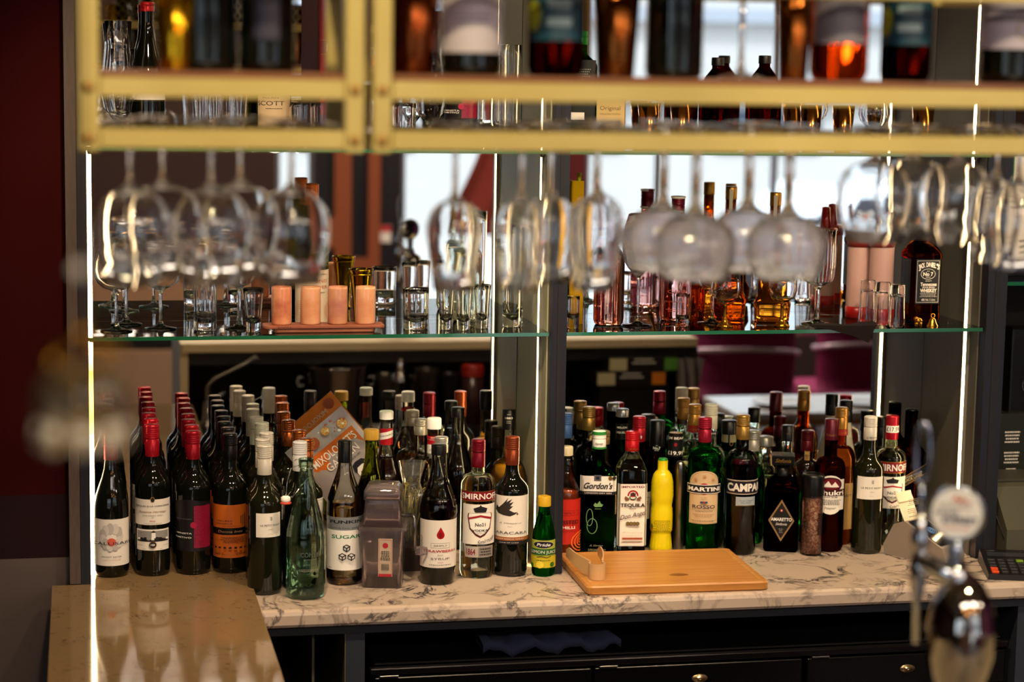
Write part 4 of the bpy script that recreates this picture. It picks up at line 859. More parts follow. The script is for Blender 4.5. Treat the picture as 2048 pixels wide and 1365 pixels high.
# pouch of cocktail garnish
def pouch():
    P = W(694, 938, Y=-.108)
    t = thing('garnish_pouch', 'tilted silver and orange cocktail garnish pouch with citrus slices', 'pouch', (P.x, P.y, P.z), 0)
    t.rotation_euler = (math.radians(-2), math.radians(-40), math.radians(-4))
    w, h = .165, .235; nx, ny = 14, 18; vs = []; fs = []
    for k in (-1, 1):
        for j in range(ny+1):
            for i in range(nx+1):
                u, v = i/nx, j/ny; e = min(1, 4*min(u, 1-u))**.6*min(1, 5*min(v, 1-v))**.6
                vs.append(((u-.5)*w, k*(.0008+.011*e*(1.1-v*.8)+.0008*math.sin(u*17+v*9)*e), (v-.5)*h))
    n1 = nx+1; o = (ny+1)*n1
    mi = []
    mb = MB()
    f1 = [[j*n1+i, j*n1+i+1, (j+1)*n1+i+1, (j+1)*n1+i] for j in range(ny) for i in range(nx)]
    mb.add(vs, f1, 0, True); q = len(f1)
    mb.f += [[o+a for a in f][::-1] for f in f1]; mb.m += [1]*q; mb.sm += [True]*q
    OR = mat('e8882a', .35); SV = mat('b4aaa8', .35, .4)
    obj('foil', mb, [SV, OR], t)
    def surf(u, v, hh):
        uu, vv = u/w+.5, v/h+.5; e = min(1, 4*max(0, min(uu, 1-uu)))**.6*min(1, 5*max(0, min(vv, 1-vv)))**.6
        return (u, -(.0022+.011*e*(1.1-vv*.8))-hh, v)
    def slice_(x, y, r):
        it = [('d', x, y, r, mat('c98a2a', .4)), ('d', x, y, r*.86, mat('ecd9a8', .4))]
        for k in range(8):
            a, b_ = math.radians(45*k+5), math.radians(45*k+40)
            it.append(('p', [(x+.001*math.cos((a+b_)/2), y+.001*math.sin((a+b_)/2)), (x+r*.76*math.cos(a), y+r*.76*math.sin(a)), (x+r*.8*math.cos((a+b_)/2), y+r*.8*math.sin((a+b_)/2)), (x+r*.76*math.cos(b_), y+r*.76*math.sin(b_))], mat('e0982c', .4)))
        return it
    PG = mat('a8502c', .4); it = [('r', .006, -.022, .130, .185, mat('c9651c', .4)), ('t', .006, .052, .018, "MIXOLOGIST'S", PAPER, {'w': .118, 'b': .01}), ('t', .010, .028, .018, 'GARDEN', PAPER, {'w': .085, 'b': .01}), ('t', .012, .011, .0045, 'AT YOUR SERVE!', INK, {'w': .07}),
        ('d', .030, -.026, .017, WHITE, .022), ('p', [(.010, -.016), (.013, -.002), (.024, .002), (.040, 0), (.050, -.012), (.046, -.017), (.034, -.011), (.020, -.012), (.013, -.022)], INK), ('p', [(.020, -.024), (.028, -.022), (.028, -.0245), (.020, -.0265)], INK), ('p', [(.034, -.022), (.041, -.024), (.041, -.0265), (.034, -.0245)], INK), ('p', [(.026, -.039), (.035, -.039), (.030, -.0415)], INK), ('r', .030, -.062, .05, .022, INK)]
    for x, y, r in ((-.055, .093, .013), (-.02, .093, .014), (.058, .088, .012), (.018, .098, .010), (-.071, .04, .008), (.076, .02, .006)): it += slice_(x, y, r) if x != -.02 else [('d', x, y, r, PG), ('d', x-.003, y+.004, r*.6, mat('c4703c', .4))]
    for k in range(16): it.append(('d', rnd.uniform(-.070, .070), rnd.uniform(.080, .112), rnd.uniform(.0012, .003), (PG, WHITE)[k % 2]))
    art(it, surf, .012, name='front_print', parent=t, lift=.00018)
    bk = [('t', .0, .09, .012, 'MIXOLOGIST', PAPER, {'w': .09}), ('t', .0, .065, .012, 'GARDEN', PAPER, {'w': .07})]+slice_(.055, .1, .013)+slice_(.05, .05, .014)+[('d', -.06, .10, .013, PG)]+slice_(-.03, .03, .012)
    def sb(u, v, hh): p = surf(-u, v, hh); return (p[0], -p[1], p[2])
    art(bk, sb, .012, name='back_print', parent=t, lift=.00018)
pouch()
# cellophane bag of knotted bamboo picks
def picks():
    c = W(824, 895, Y=-.235); t = thing('bag_of_picks', 'clear cellophane bag of green bamboo knot picks behind the syrups', 'bag', (c.x, -.235, .955))
    b = MB(); n = 28; vs = []; nz = 16
    for j in range(nz+1):
        v = j/nz; r = .044*(math.sin(PI*min(1, v*1.15+.12))**.5 if v < .72 else .42+.9*(v-.72)**1.0)
        for i in range(n):
            a = 2*PI*i/n; rr = r*(1+.07*math.sin(5*a+v*7)+.05*math.sin(11*a-v*13)); vs.append((rr*math.cos(a), rr*.6*math.sin(a), v*.185))
    b.add(vs, [[j*n+i, j*n+(i+1) % n, (j+1)*n+(i+1) % n, (j+1)*n+i] for j in range(nz) for i in range(n)], 0, True)
    obj('cellophane', b, thin('fafaf6', 'c8c8c0', .4, .08, .07), t)
    G = mat('9a8a34', .5); r2 = random.Random(5)
    for k in range(26):
        a = r2.uniform(-.6, .6); x = r2.uniform(-.022, .022); y = r2.uniform(-.014, .014)
        z0_ = r2.uniform(.005, .02); L_ = r2.uniform(.10, .13); tx = x+L_*math.sin(a)*.45; tz = z0_+L_*math.cos(a)
        m_ = MB().tube([(x, y, z0_), (tx*.9, y, tz)], .0011, 5)
        m_.tube([(tx*.9+.004*math.cos(q), y+.002*math.sin(2*q), tz+.004*math.sin(q)) for q in [i_*PI/4 for i_ in range(8)]], .0010, 5, close=True)
        obj('bamboo_pick', m_, G, t)
picks()
tag(obj('small_carton', MB().rbox(-.05, .05, -.03, .03, 0, .0545, .003), mat('3a2c24', .7), None, (W(824, 895, Y=-.235).x, -.235, .9)), 'small brown carton holding up the bag of bamboo picks', 'box')
# ice crusher
def crusher():
    p = W(772, 1178, Z=.9); t = thing('ice_crusher', 'clear plastic hand-cranked ice crusher between the sugar and strawberry syrups', 'ice crusher', (p.x, p.y+.045, .9), -.22)
    P_ = glassm('ece4e4', .04, 1.2)
    def shell(z0, z1, w0, w1, th, top=None):
        b = MB(); o = [(w0, z0, 1), (w1, z1, 1)]
        b.lathe([(0, z0, 1)]+o+([(w1*.8, z1+.012, 1), (0, z1+.013, 1)] if top else []), 40)
        b.lathe([(0, z0+th, 1), (w0-th, z0+th, 1), (w1-th, z1, 1)]+([(w1*.8-th, z1+.012-th, 1), (0, z1+.013-th, 1)] if top else []), 40, flip=True)
        if not top: b.lathe([(w1, z1, 1), (w1-th, z1, 1)], 40)
        return b
    T_ = thin('f2e8ea', 'a08890', .45, .05, .10)
    obj('ice_drawer', shell(.0, .125, .042, .047, .002), T_, t); obj('rim', MB().rbox(-.052, .052, -.052, .052, .1255, .1325, .008), T_, t)
    obj('hopper', shell(.133, .188, .044, .037, .002), T_, t); obj('lid', shell(.189, .206, .041, .040, .002, True), T_, t)
    obj('crank_shaft', MB().tube([(-.04, 0, .150), (.062, 0, .150)], .004), STEEL, t); obj('shaft_plate', MB().rbox(-.036, .036, -.006, .006, .138, .162, .002), mat('a89a9a', .2, .6), t)
    cr = obj('crank', MB().tube([(.062, 0, .152), (.066, -.004, .145), (.068, -.008, .075)], .0035), STEEL, t)
    obj('crank_knob', MB().lathe([(0, 0), (.009, 0), (.010, .012), (.008, .026), (0, .027)], 20).xf(Matrix.Translation((.069, -.009, .075)) @ Matrix.Rotation(PI/2, 4, 'Y')), T_, cr)
    art([('r', 0, 0, .030, .082, mat('b8a48e', .5)), ('f', 0, 0, .026, .076, .0006, mat('a8202c', .5)), ('d', 0, .026, .006, mat('a8202c', .5)), ('l', 0, .013, .02, 6, .0035, INK), ('r', 0, -.038, .028, .006, mat('a8202c', .5))]+[('r', -.008+.0016*k, -.02, .0005+.0004*(k % 2), .014, INK) for k in range(11)], lambda u, v, h: (u+.008, -.0475-h, v+.068), 0, name='label', parent=t)
crusher()
def lab_pride(w, h):
    return [('r', 0, 0, w, h, mat('a8b83c', .4)), ('d', 0, .34*h, w*.36, mat('c9c28a', .4), .14*h), ('d', 0, .34*h, w*.33, NAVY, .12*h), ('t', 0, .34*h, .0062, 'Pride', WHITE, {'s': .25, 'b': .02, 'w': .44*w}), ('r', 0, .08*h, w, .22*h, mat('1c5a24', .4)), ('t', 0, .08*h, .0066, 'LEMON JUICE', WHITE, {'w': .88*w}), ('r', 0, -.28*h, w, .42*h, mat('c4b424', .4)), ('d', -.1*w, -.38*h, .008, mat('e4d040', .4)), ('d', .28*w, -.38*h, .0055, mat('2c6a1c', .4)), ('d', -.38*w, -.42*h, .005, mat('2c6a1c', .4)), ('p', [(-.2*w, -.10*h), (-.05*w, -.06*h), (.1*w, -.11*h), (.22*w, -.06*h), (.22*w, -.085*h), (.1*w, -.135*h), (-.05*w, -.085*h), (-.2*w, -.125*h)], INK), ('l', 0, -.22*h, .6*w, 1, .003, NAVY)]
B(1089, 992, -.335, .0255, lambda R, H: [(0, .003), (R*.8, 0), (R*.96, .003), (R, .01), (R, H*.45), (R*.95, H*.53), (R*.75, H*.66), (R*.56, H*.76), (.012, H*.82), (.012, H*.98)], (glassm('4fe048', 0, 1.4), .74), 'small green lemon juice bottle with a yellow cap in front of the central post', (mat('c9a01c', .35), .022, 'knurl'), [(1082, 1137, 47, 'c', lab_pride)], capr=.0145)

# ---- right bay
def lab_twist(w, h):
    o = mat('f07a2c', .4); it = [('r', 0, 0, w, h, mat('c8281c', .4))]
    for k in range(4): it.append(('o', -.55*w, .42*h-.004*k*0, .010+.008*k, .003, o, .008+.006*k))
    for k in range(4): it.append(('o', .45*w, -.45*h, .008+.008*k, .003, o, .006+.006*k))
    return it+[('f', 0, .20*h, .62*w, .11*h, .0006, DKRED), ('t', 0, .20*h, .0042, 'SIMPLY', DKRED, {'w': .44*w}), ('t', 0, -.0*h, .0085, 'TWISTED', mat('4a0c10', .4), {'w': .62*w, 'b': .03}), ('t', 0, -.12*h, .0062, 'CHILLI', WHITE, {'w': .40*w, 'b': .02}), ('t', 0, -.21*h, .003, 'FLAVOUR SYRUP', mat('4a0c10', .4), {'w': .5*w})]
B(1133, 893, -.165, .034, lambda R, H: P_cone(R, H, .54, .84), SHELL, 'orange chilli syrup bottle with a cream cap hard against the central post', (mat('d9cfa8', .4), .020, 'knurl'), [(1000, 1090, 60, 'c', lab_twist)], liquid=(mat('d8561c', .2, trans=.4), .60), capr=.0150, rot=.1)
B(1132, 827, -.095, .028, lambda R, H: P_round(R, H, .6, .76), DARKG, 'dark sherry bottle with a blue cap half hidden by the central post', (mat('4a6fae', .35, .2), .056), topprint=None)
def lab_gordon(w, h):
    return [('r', 0, .08*h, w, .84*h, WHITE), ('r', 0, -.42*h, w, .18*h, INK), ('t', 0, -.42*h, .0032, 'LONDON DRY GIN', WHITE, {'w': .74*w}), ('r', -.02*w, .40*h, .20*w, .32*h, mat('565c66', .4)), ('r', -.02*w, .40*h, .10*w, .16*h, INK), ('t', 0, -.02*h, .0135, "Gordon's", INK, {'w': .80*w, 's': .35, 'b': .025}), ('d', .33*w, .40*h, .0045, GOLD), ('d', .44*w, .40*h, .0045, mat('2a2620', .4))]
b = B(1199, 862, -.16, .0385, P_sq, (EMER, .70), "green gin bottle with a white and green cap and script label", (WHITE, .040), [(955, 992, 73, 'f', lab_gordon)], ay=.72, capr=.0155, topprint=None)
Hg = TOPH(1199, 862, -.16)[1]
art([('r', 0, Hg-.004, .085, .0072, mat('2c8a3a', .4)), ('r', 0, Hg-.0375, .085, .004, mat('2c8a3a', .4)), ('t', 0, Hg-.027, .006, 'Alexander', INK, {'s': .4, 'w': .02})], cyl(.0162), .003, name='cap_bands', parent=b)
art([('p', [(-.010, .118), (-.006, .124), (-.002, .121), (.004, .128), (.007, .122), (.012, .120), (.009, .115), (-.006, .114)], mat('6f9a64', .4)), ('t', 0, .110, .0022, 'GORDON', mat('6f9a64', .4)), ('t', -.002, .025, .004, 'A. Gordon', mat('9a9478', .4), {'s': .4, 'w': .03}), ('l', 0, .016, .04, 2, .003, mat('9a9478', .4)), ('o', -.018, .09, .008, .0012, mat('7aa070', .2), .02), ('o', -.012, .07, .012, .0012, mat('7aa070', .2), .018)], sq(.0385, 1, 1, .72), .004, name='etched_crest', parent=b)
def lab_teq(w, h):
    T = mat('7a1020', .4); it = [('r', 0, 0, w, h, PAPER), ('t', 0, .455*h, .0048, 'IMPORTED', T, {'w': .78*w, 'b': .02}), ('o', 0, .32*h, .0125, .0035, RED, .012), ('r', 0, .28*h, .027, .008, PAPER), ('d', 0, .325*h, .006, INK), ('p', [(-.006, .335*h), (-.007, .355*h), (0, .348*h), (.007, .355*h), (.006, .335*h)], mat('6a2a1c', .4)), ('d', 0, .285*h, .0085, mat('1c5a44', .4), .005), ('d', 0, .285*h, .006, PAPER, .003), ('r', 0, .305*h, .008, .003, RED)]
    for s_ in (-1, 1): it.append(('p', [(s_*.008, .27*h), (s_*.017, .31*h), (s_*.020, .275*h), (s_*.016, .255*h), (s_*.018, .235*h), (s_*.009, .245*h)], mat('7a5038', .4)))
    it += [('t', 0, .165*h, .0078, 'TEQUILA', INK, {'w': .84*w, 'b': .03}), ('t', 0, .108*h, .0026, 'BLANCO', INK, {'b': .02}), ('t', .02*w, .01*h, .0105, 'Don Angel', mat('3a1420', .4), {'w': .94*w, 's': .5, 'a': 13}), ('p', [(-.42*w, -.065*h), (.44*w, .015*h), (.44*w, .02*h), (-.42*w, -.06*h)], mat('3a1420', .4))]
    for k in range(4): it += [('d', (-.16+.11*k)*w, -.13*h, .0045, mat('8a7a4a', .35, .5)), ('o', (-.16+.11*k)*w, -.13*h, .0045, .0006, INK)]
    return it+[('t', 0, -.27*h, .004, 'Reserva', mat('c9b8a0', .5), {'s': .4, 'w': .7*w}), ('r', 0, -.37*h, .70*w, .036*h, mat('b8603c', .5)), ('t', 0, -.37*h, .0026, 'HECHO EN MEXICO', INK, {'w': .62*w}), ('r', 0, -.425*h, .7*w, .001, GOLD)]
b = B(1265, 863, -.165, .0325, lambda R, H: P_sq(R, H, .69, .84), (CL, .78), 'square clear tequila bottle with a red cap', (mat('b8141c', .25, .3), .044), [(969, 1093, 60, 'f', lab_teq)], capr=.0160, rot=.14)
art([('t', 0, TOPH(1265, 863, -.165)[1]-.038, .0052, 'Don Angel', GOLD, {'w': .026, 's': .3})], cyl(.0162), .003, name='cap_print', parent=b)
# squeezy lemon
def prof_sq(R, H):
    return [(0, .003), (R*.8, 0), (R*.96, .004), (R, .015), (R*.95, H*.12), (R*.88, H*.21), (R*.90, H*.225), (R*.98, H*.24), (R, H*.27), (R, H*.42), (R*.97, H*.445), (R*.98, H*.47), (R*.90, H*.50), (R*.97, H*.56), (R*1.03, H*.62), (R, H*.64), (R*1.02, H*.66), (R*.99, H*.68), (R*1.01, H*.70), (R*.97, H*.72), (R*.98, H*.74), (R*.94, H*.77), (R*.82, H*.83), (R*.6, H*.865), (.0115, H*.88), (.0115, H*.98)]
YL = mat('e0cc10', .28, sss=.3)
B(1326, 917, -.17, .0255, prof_sq, YL, 'bright yellow plastic lemon juice squeeze bottle with a green cap', (mat('1f8a2c', .35), .019, 'knurl'), [(1040, 1068, 34, 'c', lambda w, h: [('l', 0, .4*h, w, 10, h*.085, mat('6a5a10', .4))], 'print', {'a': .1}), (1042, 1072, 15, 'c', lambda w, h: [('d', 0, 0, .005, mat('b86a14', .4), .008), ('d', .001, .002, .003, mat('2c7a2c', .4), .005)], 'fruit_print', {'a': -1.0})], capr=.0105, rib=(.025, 18, .02, .20))
B(1361, 921, -.165, .0112, lambda R, H: [(0, 0), (R, 0), (R, H*.91), (R*.93, H*.95), (R*.7, H*.985), (0, H)], STEEL, 'brushed steel cylinder with a black foot between the yellow lemon and vermouth', None, name='bar_tool', cat='bar tool')
tag(obj('muddler_stand', MB().lathe([(0, 0), (.0135, 0), (.0135, .002), (0, .0021)], 24), BLK, None, (W(1361, 921, Y=-.165).x, -.165, .8999)), 'thin black disc under the brushed steel cylinder', 'coaster') if False else None
def lab_martini(w, h):
    K = mat('cfb48c', .5); top = [(-.42*w, -.5*h), (.42*w, -.5*h), (.42*w, .27*h)]+[(.42*w*math.cos(a), .27*h+.23*h*math.sin(a)) for a in [PI*k/16 for k in range(1, 16)]]+[(-.42*w, .27*h)]
    fr = [(x*.93, -.005*h+y*.965) for x, y in top]; fr2 = [(x*.91, -.005*h+y*.955) for x, y in top]
    it = [('p', top, K), ('p', fr, mat('8a6a48', .5)), ('p', fr2, K), ('d', 0, .16*h, .0135, mat('b01420', .35))]
    for x, y in ((0, .385*h), (-.22*w, .325*h), (.22*w, .325*h)): it += [('o', x, y, .0042, .0006, mat('a86a4c', .4)), ('d', x, y, .0024, mat('b8845c', .4))]
    it += [('r', 0, .16*h, w, .17*h, PAPER), ('r', 0, .16*h, .97*w, .145*h, INK), ('r', 0, .16*h, w*.97, .0001, INK), ('t', 0, .16*h, .0088, 'MARTINI', WHITE, {'w': .86*w, 'b': .035}), ('t', 0, .0*h, .0018, 'FULL BODY', INK), ('t', 0, -.03*h, .0018, "L'APERITIVO", INK), ('r', 0, -.085*h, .17*w, .035*h, mat('22406a', .4)), ('r', 0, -.085*h, .05*w, .035*h, mat('a0202c', .4)), ('t', 0, -.17*h, .0078, 'ROSSO', mat('34283a', .4), {'w': .54*w, 'b': .02}), ('t', 0, -.255*h, .0036, 'VERMOUTH', mat('34283a', .4), {'w': .40*w}), ('l', 0, -.31*h, .5*w, 3, .0025, mat('8a6a50', .4)), ('l', 0, -.43*h, .62*w, 2, .0022, INK)]
    return it
B(1411, 835, -.19, .0375, lambda R, H: P_round(R, H, .70, .80, .0145), (GREEN, .745), 'green vermouth bottle with a red cap and arched cream label', (mat('9c1c34', .25, .5), .056), [(943, 1049, 62, 'c', lab_martini)], rot=.05)
def lab_campari(w, h): return [('r', 0, 0, w, h, PAPER), ('r', 0, 0, w, .92*h, mat('14182c', .35)), ('r', 0, .42*h, w*.96, .03*h, GOLD), ('r', 0, -.42*h, w*.96, .03*h, GOLD), ('t', 0, 0, .52*h, 'CAMPARI', PAPER, {'w': .90*w, 'b': .04})]
def lab_mil(w, h): return [('r', 0, 0, w, h, mat('a8b4bc', .4, .2)), ('t', 0, .1*h, .0035, 'Davide Campari', mat('4a5560', .4), {'s': .4, 'w': .7*w}), ('t', .0, -.15*h, .0032, 'MILANO', mat('4a5560', .4), {'w': .5*w}), ('r', 0, -.46*h, .8*w, .0012, GOLD)]
b = B(1487, 830, -.195, .0368, lambda R, H: P_round(R, H, .66, .78, .0145), SHELL, 'tall bottle of dark red bitter with gold cap and navy band label', (GCAP, .056), [(962, 990, 68, 'c', lab_campari, 'band_label', {'a': .35}), (995, 1013, 40, 'c', lab_mil, 'silver_label', {'a': .35})], liquid=(glassm('5c0c10', 0, 1.4), .66), rib=(.012, 30, .03, .33))
B(1178, 814, -.042, .0368, lambda R, H: P_round(R, H, .60, .76, .0145), SHELL, 'clear-shouldered bottle with a printed gold cap at the left of the right bay', (GCAP, .054), liquid=(glassm('5c0c10', 0, 1.4), .50)); 
B(1207, 862, -.098, .024, lambda R, H: P_round(R, H, .60, .76), DARKG, 'dark bottle whose gold cap just shows behind the gin bottle', (mat('c09a60', .3, .6), .03))
def lab_melon(w, h): return [('r', 0, 0, w, h, BLACK), ('t', 0, .25*h, .0042, 'MELON', WHITE, {'b': .02, 'w': .6*w}), ('t', 0, -.05*h, .0042, 'LIQUEUR', WHITE, {'b': .02, 'w': .66*w})]
B(1245, 818, -.042, .0320, lambda R, H: P_cone(R, H, .42, .80, .0142), (glassm('3f7a2a', 0, 1.4), .84), 'melon liqueur bottle with a clear and black neck behind the tequila', (mat('a8aaa8', .15, .6), .018, 'plain'), [(848, 880, 27, 'c', lab_melon, 'neck_label', {'R': .0147})], capr=.0152)
B(1279, 833, -.098, .0325, lambda R, H: P_round(R, H, .60, .74), (DAMB, .70), 'amber whisky with a red cap priced in white, behind the tequila', (REDCAP, .058), [(986, 1040, 60, 'c', lambda w, h: [('r', 0, 0, w, h, PK), ('l', 0, .3*h, w*.7, 4, .005, INK)]), (869, 882, 20, 'c', lambda w, h: [('t', 0, 0, .007, '£19', WHITE, {'b': .02})], 'price_print', {'R': .0165})])
def jd(w, h): return [('t', 0, 0, .006, 'No.7', WHITE, {'b': .02}), ('t', 0, .006, .002, 'OLD', WHITE), ('t', 0, -.0055, .002, 'BRAND', WHITE)]
B(1315, 841, -.040, .031, lambda R, H: P_sq(R, H, .62, .74, .017), (DAMB, .70), 'square whiskey bottle with a flared black neck seal, behind the lemon bottle', (BLK, .062, 'plain'), [(890, 904, 24, 'c', jd, 'neck_print', {'R': .0197})], capr=.0175)
def lab_jim(w, h): return [('r', 0, 0, w, h, BLACK), ('t', 0, .30*h, .0055, 'JIM BEAM', PAPER, {'w': .9*w, 'b': .02}), ('d', 0, .03*h, .0035, mat('8a1420', .4), .0045), ('t', 0, -.33*h, .0085, '£19.99', WHITE, {'w': .86*w, 'b': .02})]
b = B(1352, 866, -.106, .031, lambda R, H: P_round(R, H, .56, .74, .0165), (DAMB, .66), 'bourbon bottle with black neck wrap and £19.99 price', (mat('d0a888', .4), .006, 'plain'), [(868, 915, 30, 'c', lab_jim, 'neck_label', {'R': .0172})], capr=.0165)
def lab_capt(w, h): return [('r', 0, 0, w, h, mat('8a1c1c', .4)), ('t', 0, 0, .0048, 'Captain', GOLD, {'s': .3, 'w': .8*w})]
CG = mat('b8843c', .3, .6)
B(1390, 809, -.046, .0375, lambda R, H: P_round(R, H, .62, .78), (CL, .5), 'clear spiced rum bottle with gold cap and red neck band', (CG, .050), [(852, 866, 27, 'c', lab_capt, 'neck_band', {'R': .0156})])
B(1423, 808, -.120, .037, lambda R, H: P_round(R, H, .60, .74), (CL, .45), 'clear white rum bottle with a tall cream cap behind the vermouth', (mat('cfc4b4', .4), .058), [(864, 872, 27, 'c', lambda w, h: [('r', 0, 0, w, h, INK), ('t', 0, 0, .0035, 'WHITE', WHITE, {'w': .6*w})], 'neck_band', {'R': .0156})])
B(1459, 841, -.048, .033, lambda R, H: P_round(R, H, .56, .74, .0165), (TEAL, .74), 'pale blue gin bottle with a wide black cap and gold medallion', (BLK, .032, 'plain'), [(869, 886, 30, 'c', lambda w, h: [('r', 0, 0, w, h, mat('a89a78', .4, .4)), ('r', 0, 0, .004, h, INK), ('o', .006, -.65*h, .0045, .0014, GOLD)], 'neck_label', {'R': .0170})], capr=.0185)
B(1507, 861, -.098, .030, lambda R, H: P_round(R, H, .58, .74), (GREEN, .7), 'green bottle with a silver ribbed cap right of the bitter', (mat('b8b4a8', .3, .6), .048))
B(1531, 873, -.045, .030, lambda R, H: P_round(R, H, .6, .76, .017), (CL, .6), 'short clear bottle with a wide silver cap near the amaretto', (mat('b0aca4', .3, .6), .022, 'plain'), capr=.0188)
B(1577, 851, -.125, .034, lambda R, H: P_cone(R, H, .50, .80), (CL, .45), 'clear bottle with a plain black cap behind the amaretto', (BLK, .036, 'plain'), [(865, 872, 20, 'c', lambda w, h: [('t', 0, 0, .004, 'XO', GOLD, {})], 'cap_print', {'R': .0153})])
def lab_jag(w, h): return [('r', 0, 0, w, h, mat('a08048', .4)), ('o', 0, -.36*h, .004, .001, mat('a8541c', .4)), ('l', 0, .3*h, w*.7, 4, .003, INK)]
B(1616, 861, -.098, .030, lambda R, H: P_round(R, H, .62, .78), mat('140a08', .06), 'small dark bottle with a ruby cap and gold neck strip behind the pink salt', (mat('5c1018', .28, .5), .050), [(903, 940, 10, 'c', lab_jag, 'neck_strip', {'R': .0150})])
# amaretto: square cap, diamond label
def lab_amar(w, h):
    d = lambda k: [(0, .5*h*k), (.5*w*k, 0), (0, -.5*h*k), (-.5*w*k, 0)]
    return [('p', d(1), mat('9a7a50', .35, .4)), ('p', d(.86), BLACK), ('o', 0, .24*h, .0035, .0012, RED), ('d', 0, .24*h, .0018, PAPER), ('t', 0, .03*h, .0075, 'AMARETTO', WHITE, {'w': .80*w, 'b': .02}), ('t', 0, -.08*h, .0058, 'Sinfonia', PAPER, {'w': .44*w, 's': .4}), ('l', 0, -.2*h, .18*w, 3, .004, GREY)]
def amaretto():
    b = B(1567, 912, -.185, .040, lambda R, H: [(0, .003, 1), (R*.9, 0, 1), (R, .006, 1), (R, H*.62, 1), (R*.9, H*.70, .9), (R*.55, H*.78, .4), (.0155, H*.83, 0), (.0150, H*.99, 0)], (glassm('4a120a', 0, 1.4), .80), 'dark amaretto bottle with a square black cap and diamond label', None, [(1003, 1087, 52, 'f', lab_amar)], ay=.62)
    H = TOPH(1567, 912, -.185)[1]
    c = obj('cap', MB().rbox(-.026, .026, -.026, .026, H-.018, H+.004, .004), BLK, b)
    art([('t', 0, H-.007, .0085, 'Sinfonia', GOLD, {'w': .036, 's': .4, 'b': .02})], flat(-.0262), 0, name='cap_print', parent=b)
    art([('d', 0, 0, .008, GOLD), ('d', 0, 0, .007, BLACK), ('l', 0, .002, .01, 2, .003, GOLD)], lambda u, v, h: (u, v, H+.0042+h), 0, name='cap_top_print', parent=b)
    obj('collar', MB().lathe([(.0175, H-.045), (.0175, H-.0185), (.0152, H-.0185), (.0152, H-.045)], 28), BLK, b)
amaretto()
# pink salt grinder
def salt():
    (x, y), H = TOPH(1627, 948, -.235); R = .0245
    t = thing('salt_grinder', 'clear grinder of pink rock salt with a black top', 'salt grinder', (x, y, .9), -.2)
    obj('jar', MB().lathe([(0, .002), (R*.92, 0), (R, .004), (R, H*.72), (R*.97, H*.74)], 36), SHELL, t)
    obj('salt', MB().lathe([(0, .005), (R*.93, .005), (R*.94, H*.70), (0, H*.70)], 36), ramp_mat('rock_salt', [(.2, '8a4a3a'), (.5, 'b87a64'), (.8, 'd9a890')], 260, .6, 'cells', bump=.6), t)
    obj('cap', MB().lathe([(R*1.05, H*.745), (R*1.06, H*.97), (R*.98, H), (R*.7, H), (R*.66, H*.985), (0, H*.985)], 36), BLK, t)
    art([('r', 0, 0, .018, .052, thin('d8d0c8', 'b0a8a0', .3, .3)), ('l', 0, .022, .015, 12, .0042, INK)], lambda u, v, h: cyl(R+.0005, .75)(u, v+.075, h), name='label', parent=t)
    art([('r', -.004+.0013*k, 0, .0004+.0005*(k % 2), .018, INK) for k in range(9)], lambda u, v, h: cyl(R+.0008, -.75)(u, v+.072, h), name='barcode', parent=t)
salt()
def lab_khukri(w, h):
    K = mat('3c0c14', .35); ov = [(.5*w*math.cos(a), .05*h+.45*h*math.sin(a)) for a in [PI*k/14 for k in range(15)]]
    return [('r', 0, 0, w, .78*h, PAPER), ('d', 0, .0*h, w*.5, PAPER, h*.5), ('d', 0, .26*h, w*.36, K, .19*h), ('d', 0, .27*h, w*.30, mat('6a1420', .35), .14*h), ('p', [(-.24*w, .20*h), (-.08*w, .36*h), (.02*w, .24*h), (.12*w, .34*h), (.26*w, .20*h)], PAPER), ('r', 0, .06*h, .94*w, .17*h, K), ('t', 0, .06*h, .0115, 'Khukri', WHITE, {'w': .86*w, 'b': .02}), ('t', 0, -.055*h, .0026, 'XXX RUM', INK, {'w': .4*w, 'b': .02}), ('l', 0, -.13*h, .66*w, 4, .0034, INK), ('t', 0, -.33*h, .0045, 'Nepal', INK, {'s': .5, 'w': .35*w})]
B(1664, 838, -.195, .0355, lambda R, H: P_round(R, H, .62, .74, .0150), (glassm('9a5018', 0, 1.4), .72), 'Nepalese rum bottle with an oval white label and a maroon cap', (mat('581422', .28, .4), .048, 'plain'), [(952, 1030, 54, 'c', lab_khukri, 'label', {'a': .1}), (866, 876, 24, 'c', lambda w, h: [('t', 0, 0, .006, 'Khukri', GOLD, {'s': .3, 'w': .75*w})], 'cap_print', {'R': .0160})], capr=.0162)
B(1684, 815, -.128, .0365, lambda R, H: P_round(R, H, .60, .76), (AMB, .70), 'amber spiced rum bottle with gold cap behind the Nepalese rum', (CG, .050), [(860, 872, 27, 'c', lab_capt, 'neck_band', {'R': .0156}), (968, 1060, 56, 'c', lambda w, h: [('r', 0, 0, w, h, mat('a8854c', .4)), ('t', 0, .25*h, .009, 'Morgan', INK, {'s': .3, 'w': .8*w})])])
B(1693, 801, -.048, .037, lambda R, H: P_cone(R, H, .36, .84), mat('d8ccb4', .2, coat=.6), 'tall cream-coloured liqueur bottle with black cap at the mirror', (BCAP, .052))
b = B(1742, 833, -.225, .0355, P_bordeaux, mat('16170a', .05, spec=.6), 'white-capped wine with a square cream label standing alone at the right', (WCAP, .054), [(955, 1000, 50, 'c', lab_petit, 'label', {'a': .10})], name='wine_bottle', rot=.08)
art([('t', .008, TOPH(1742, 833, -.225)[1]-.048, .004, 'LE PETIT PONT', INK, {'w': .034})], cyl(.0158), .003, name='cap_print', parent=b)
B(1763, 834, -.046, .034, lambda R, H: P_round(R, H, .62, .76), DARKG, 'dark bottle with a black cap between the lone wine and the vodka', (BCAP, .05))
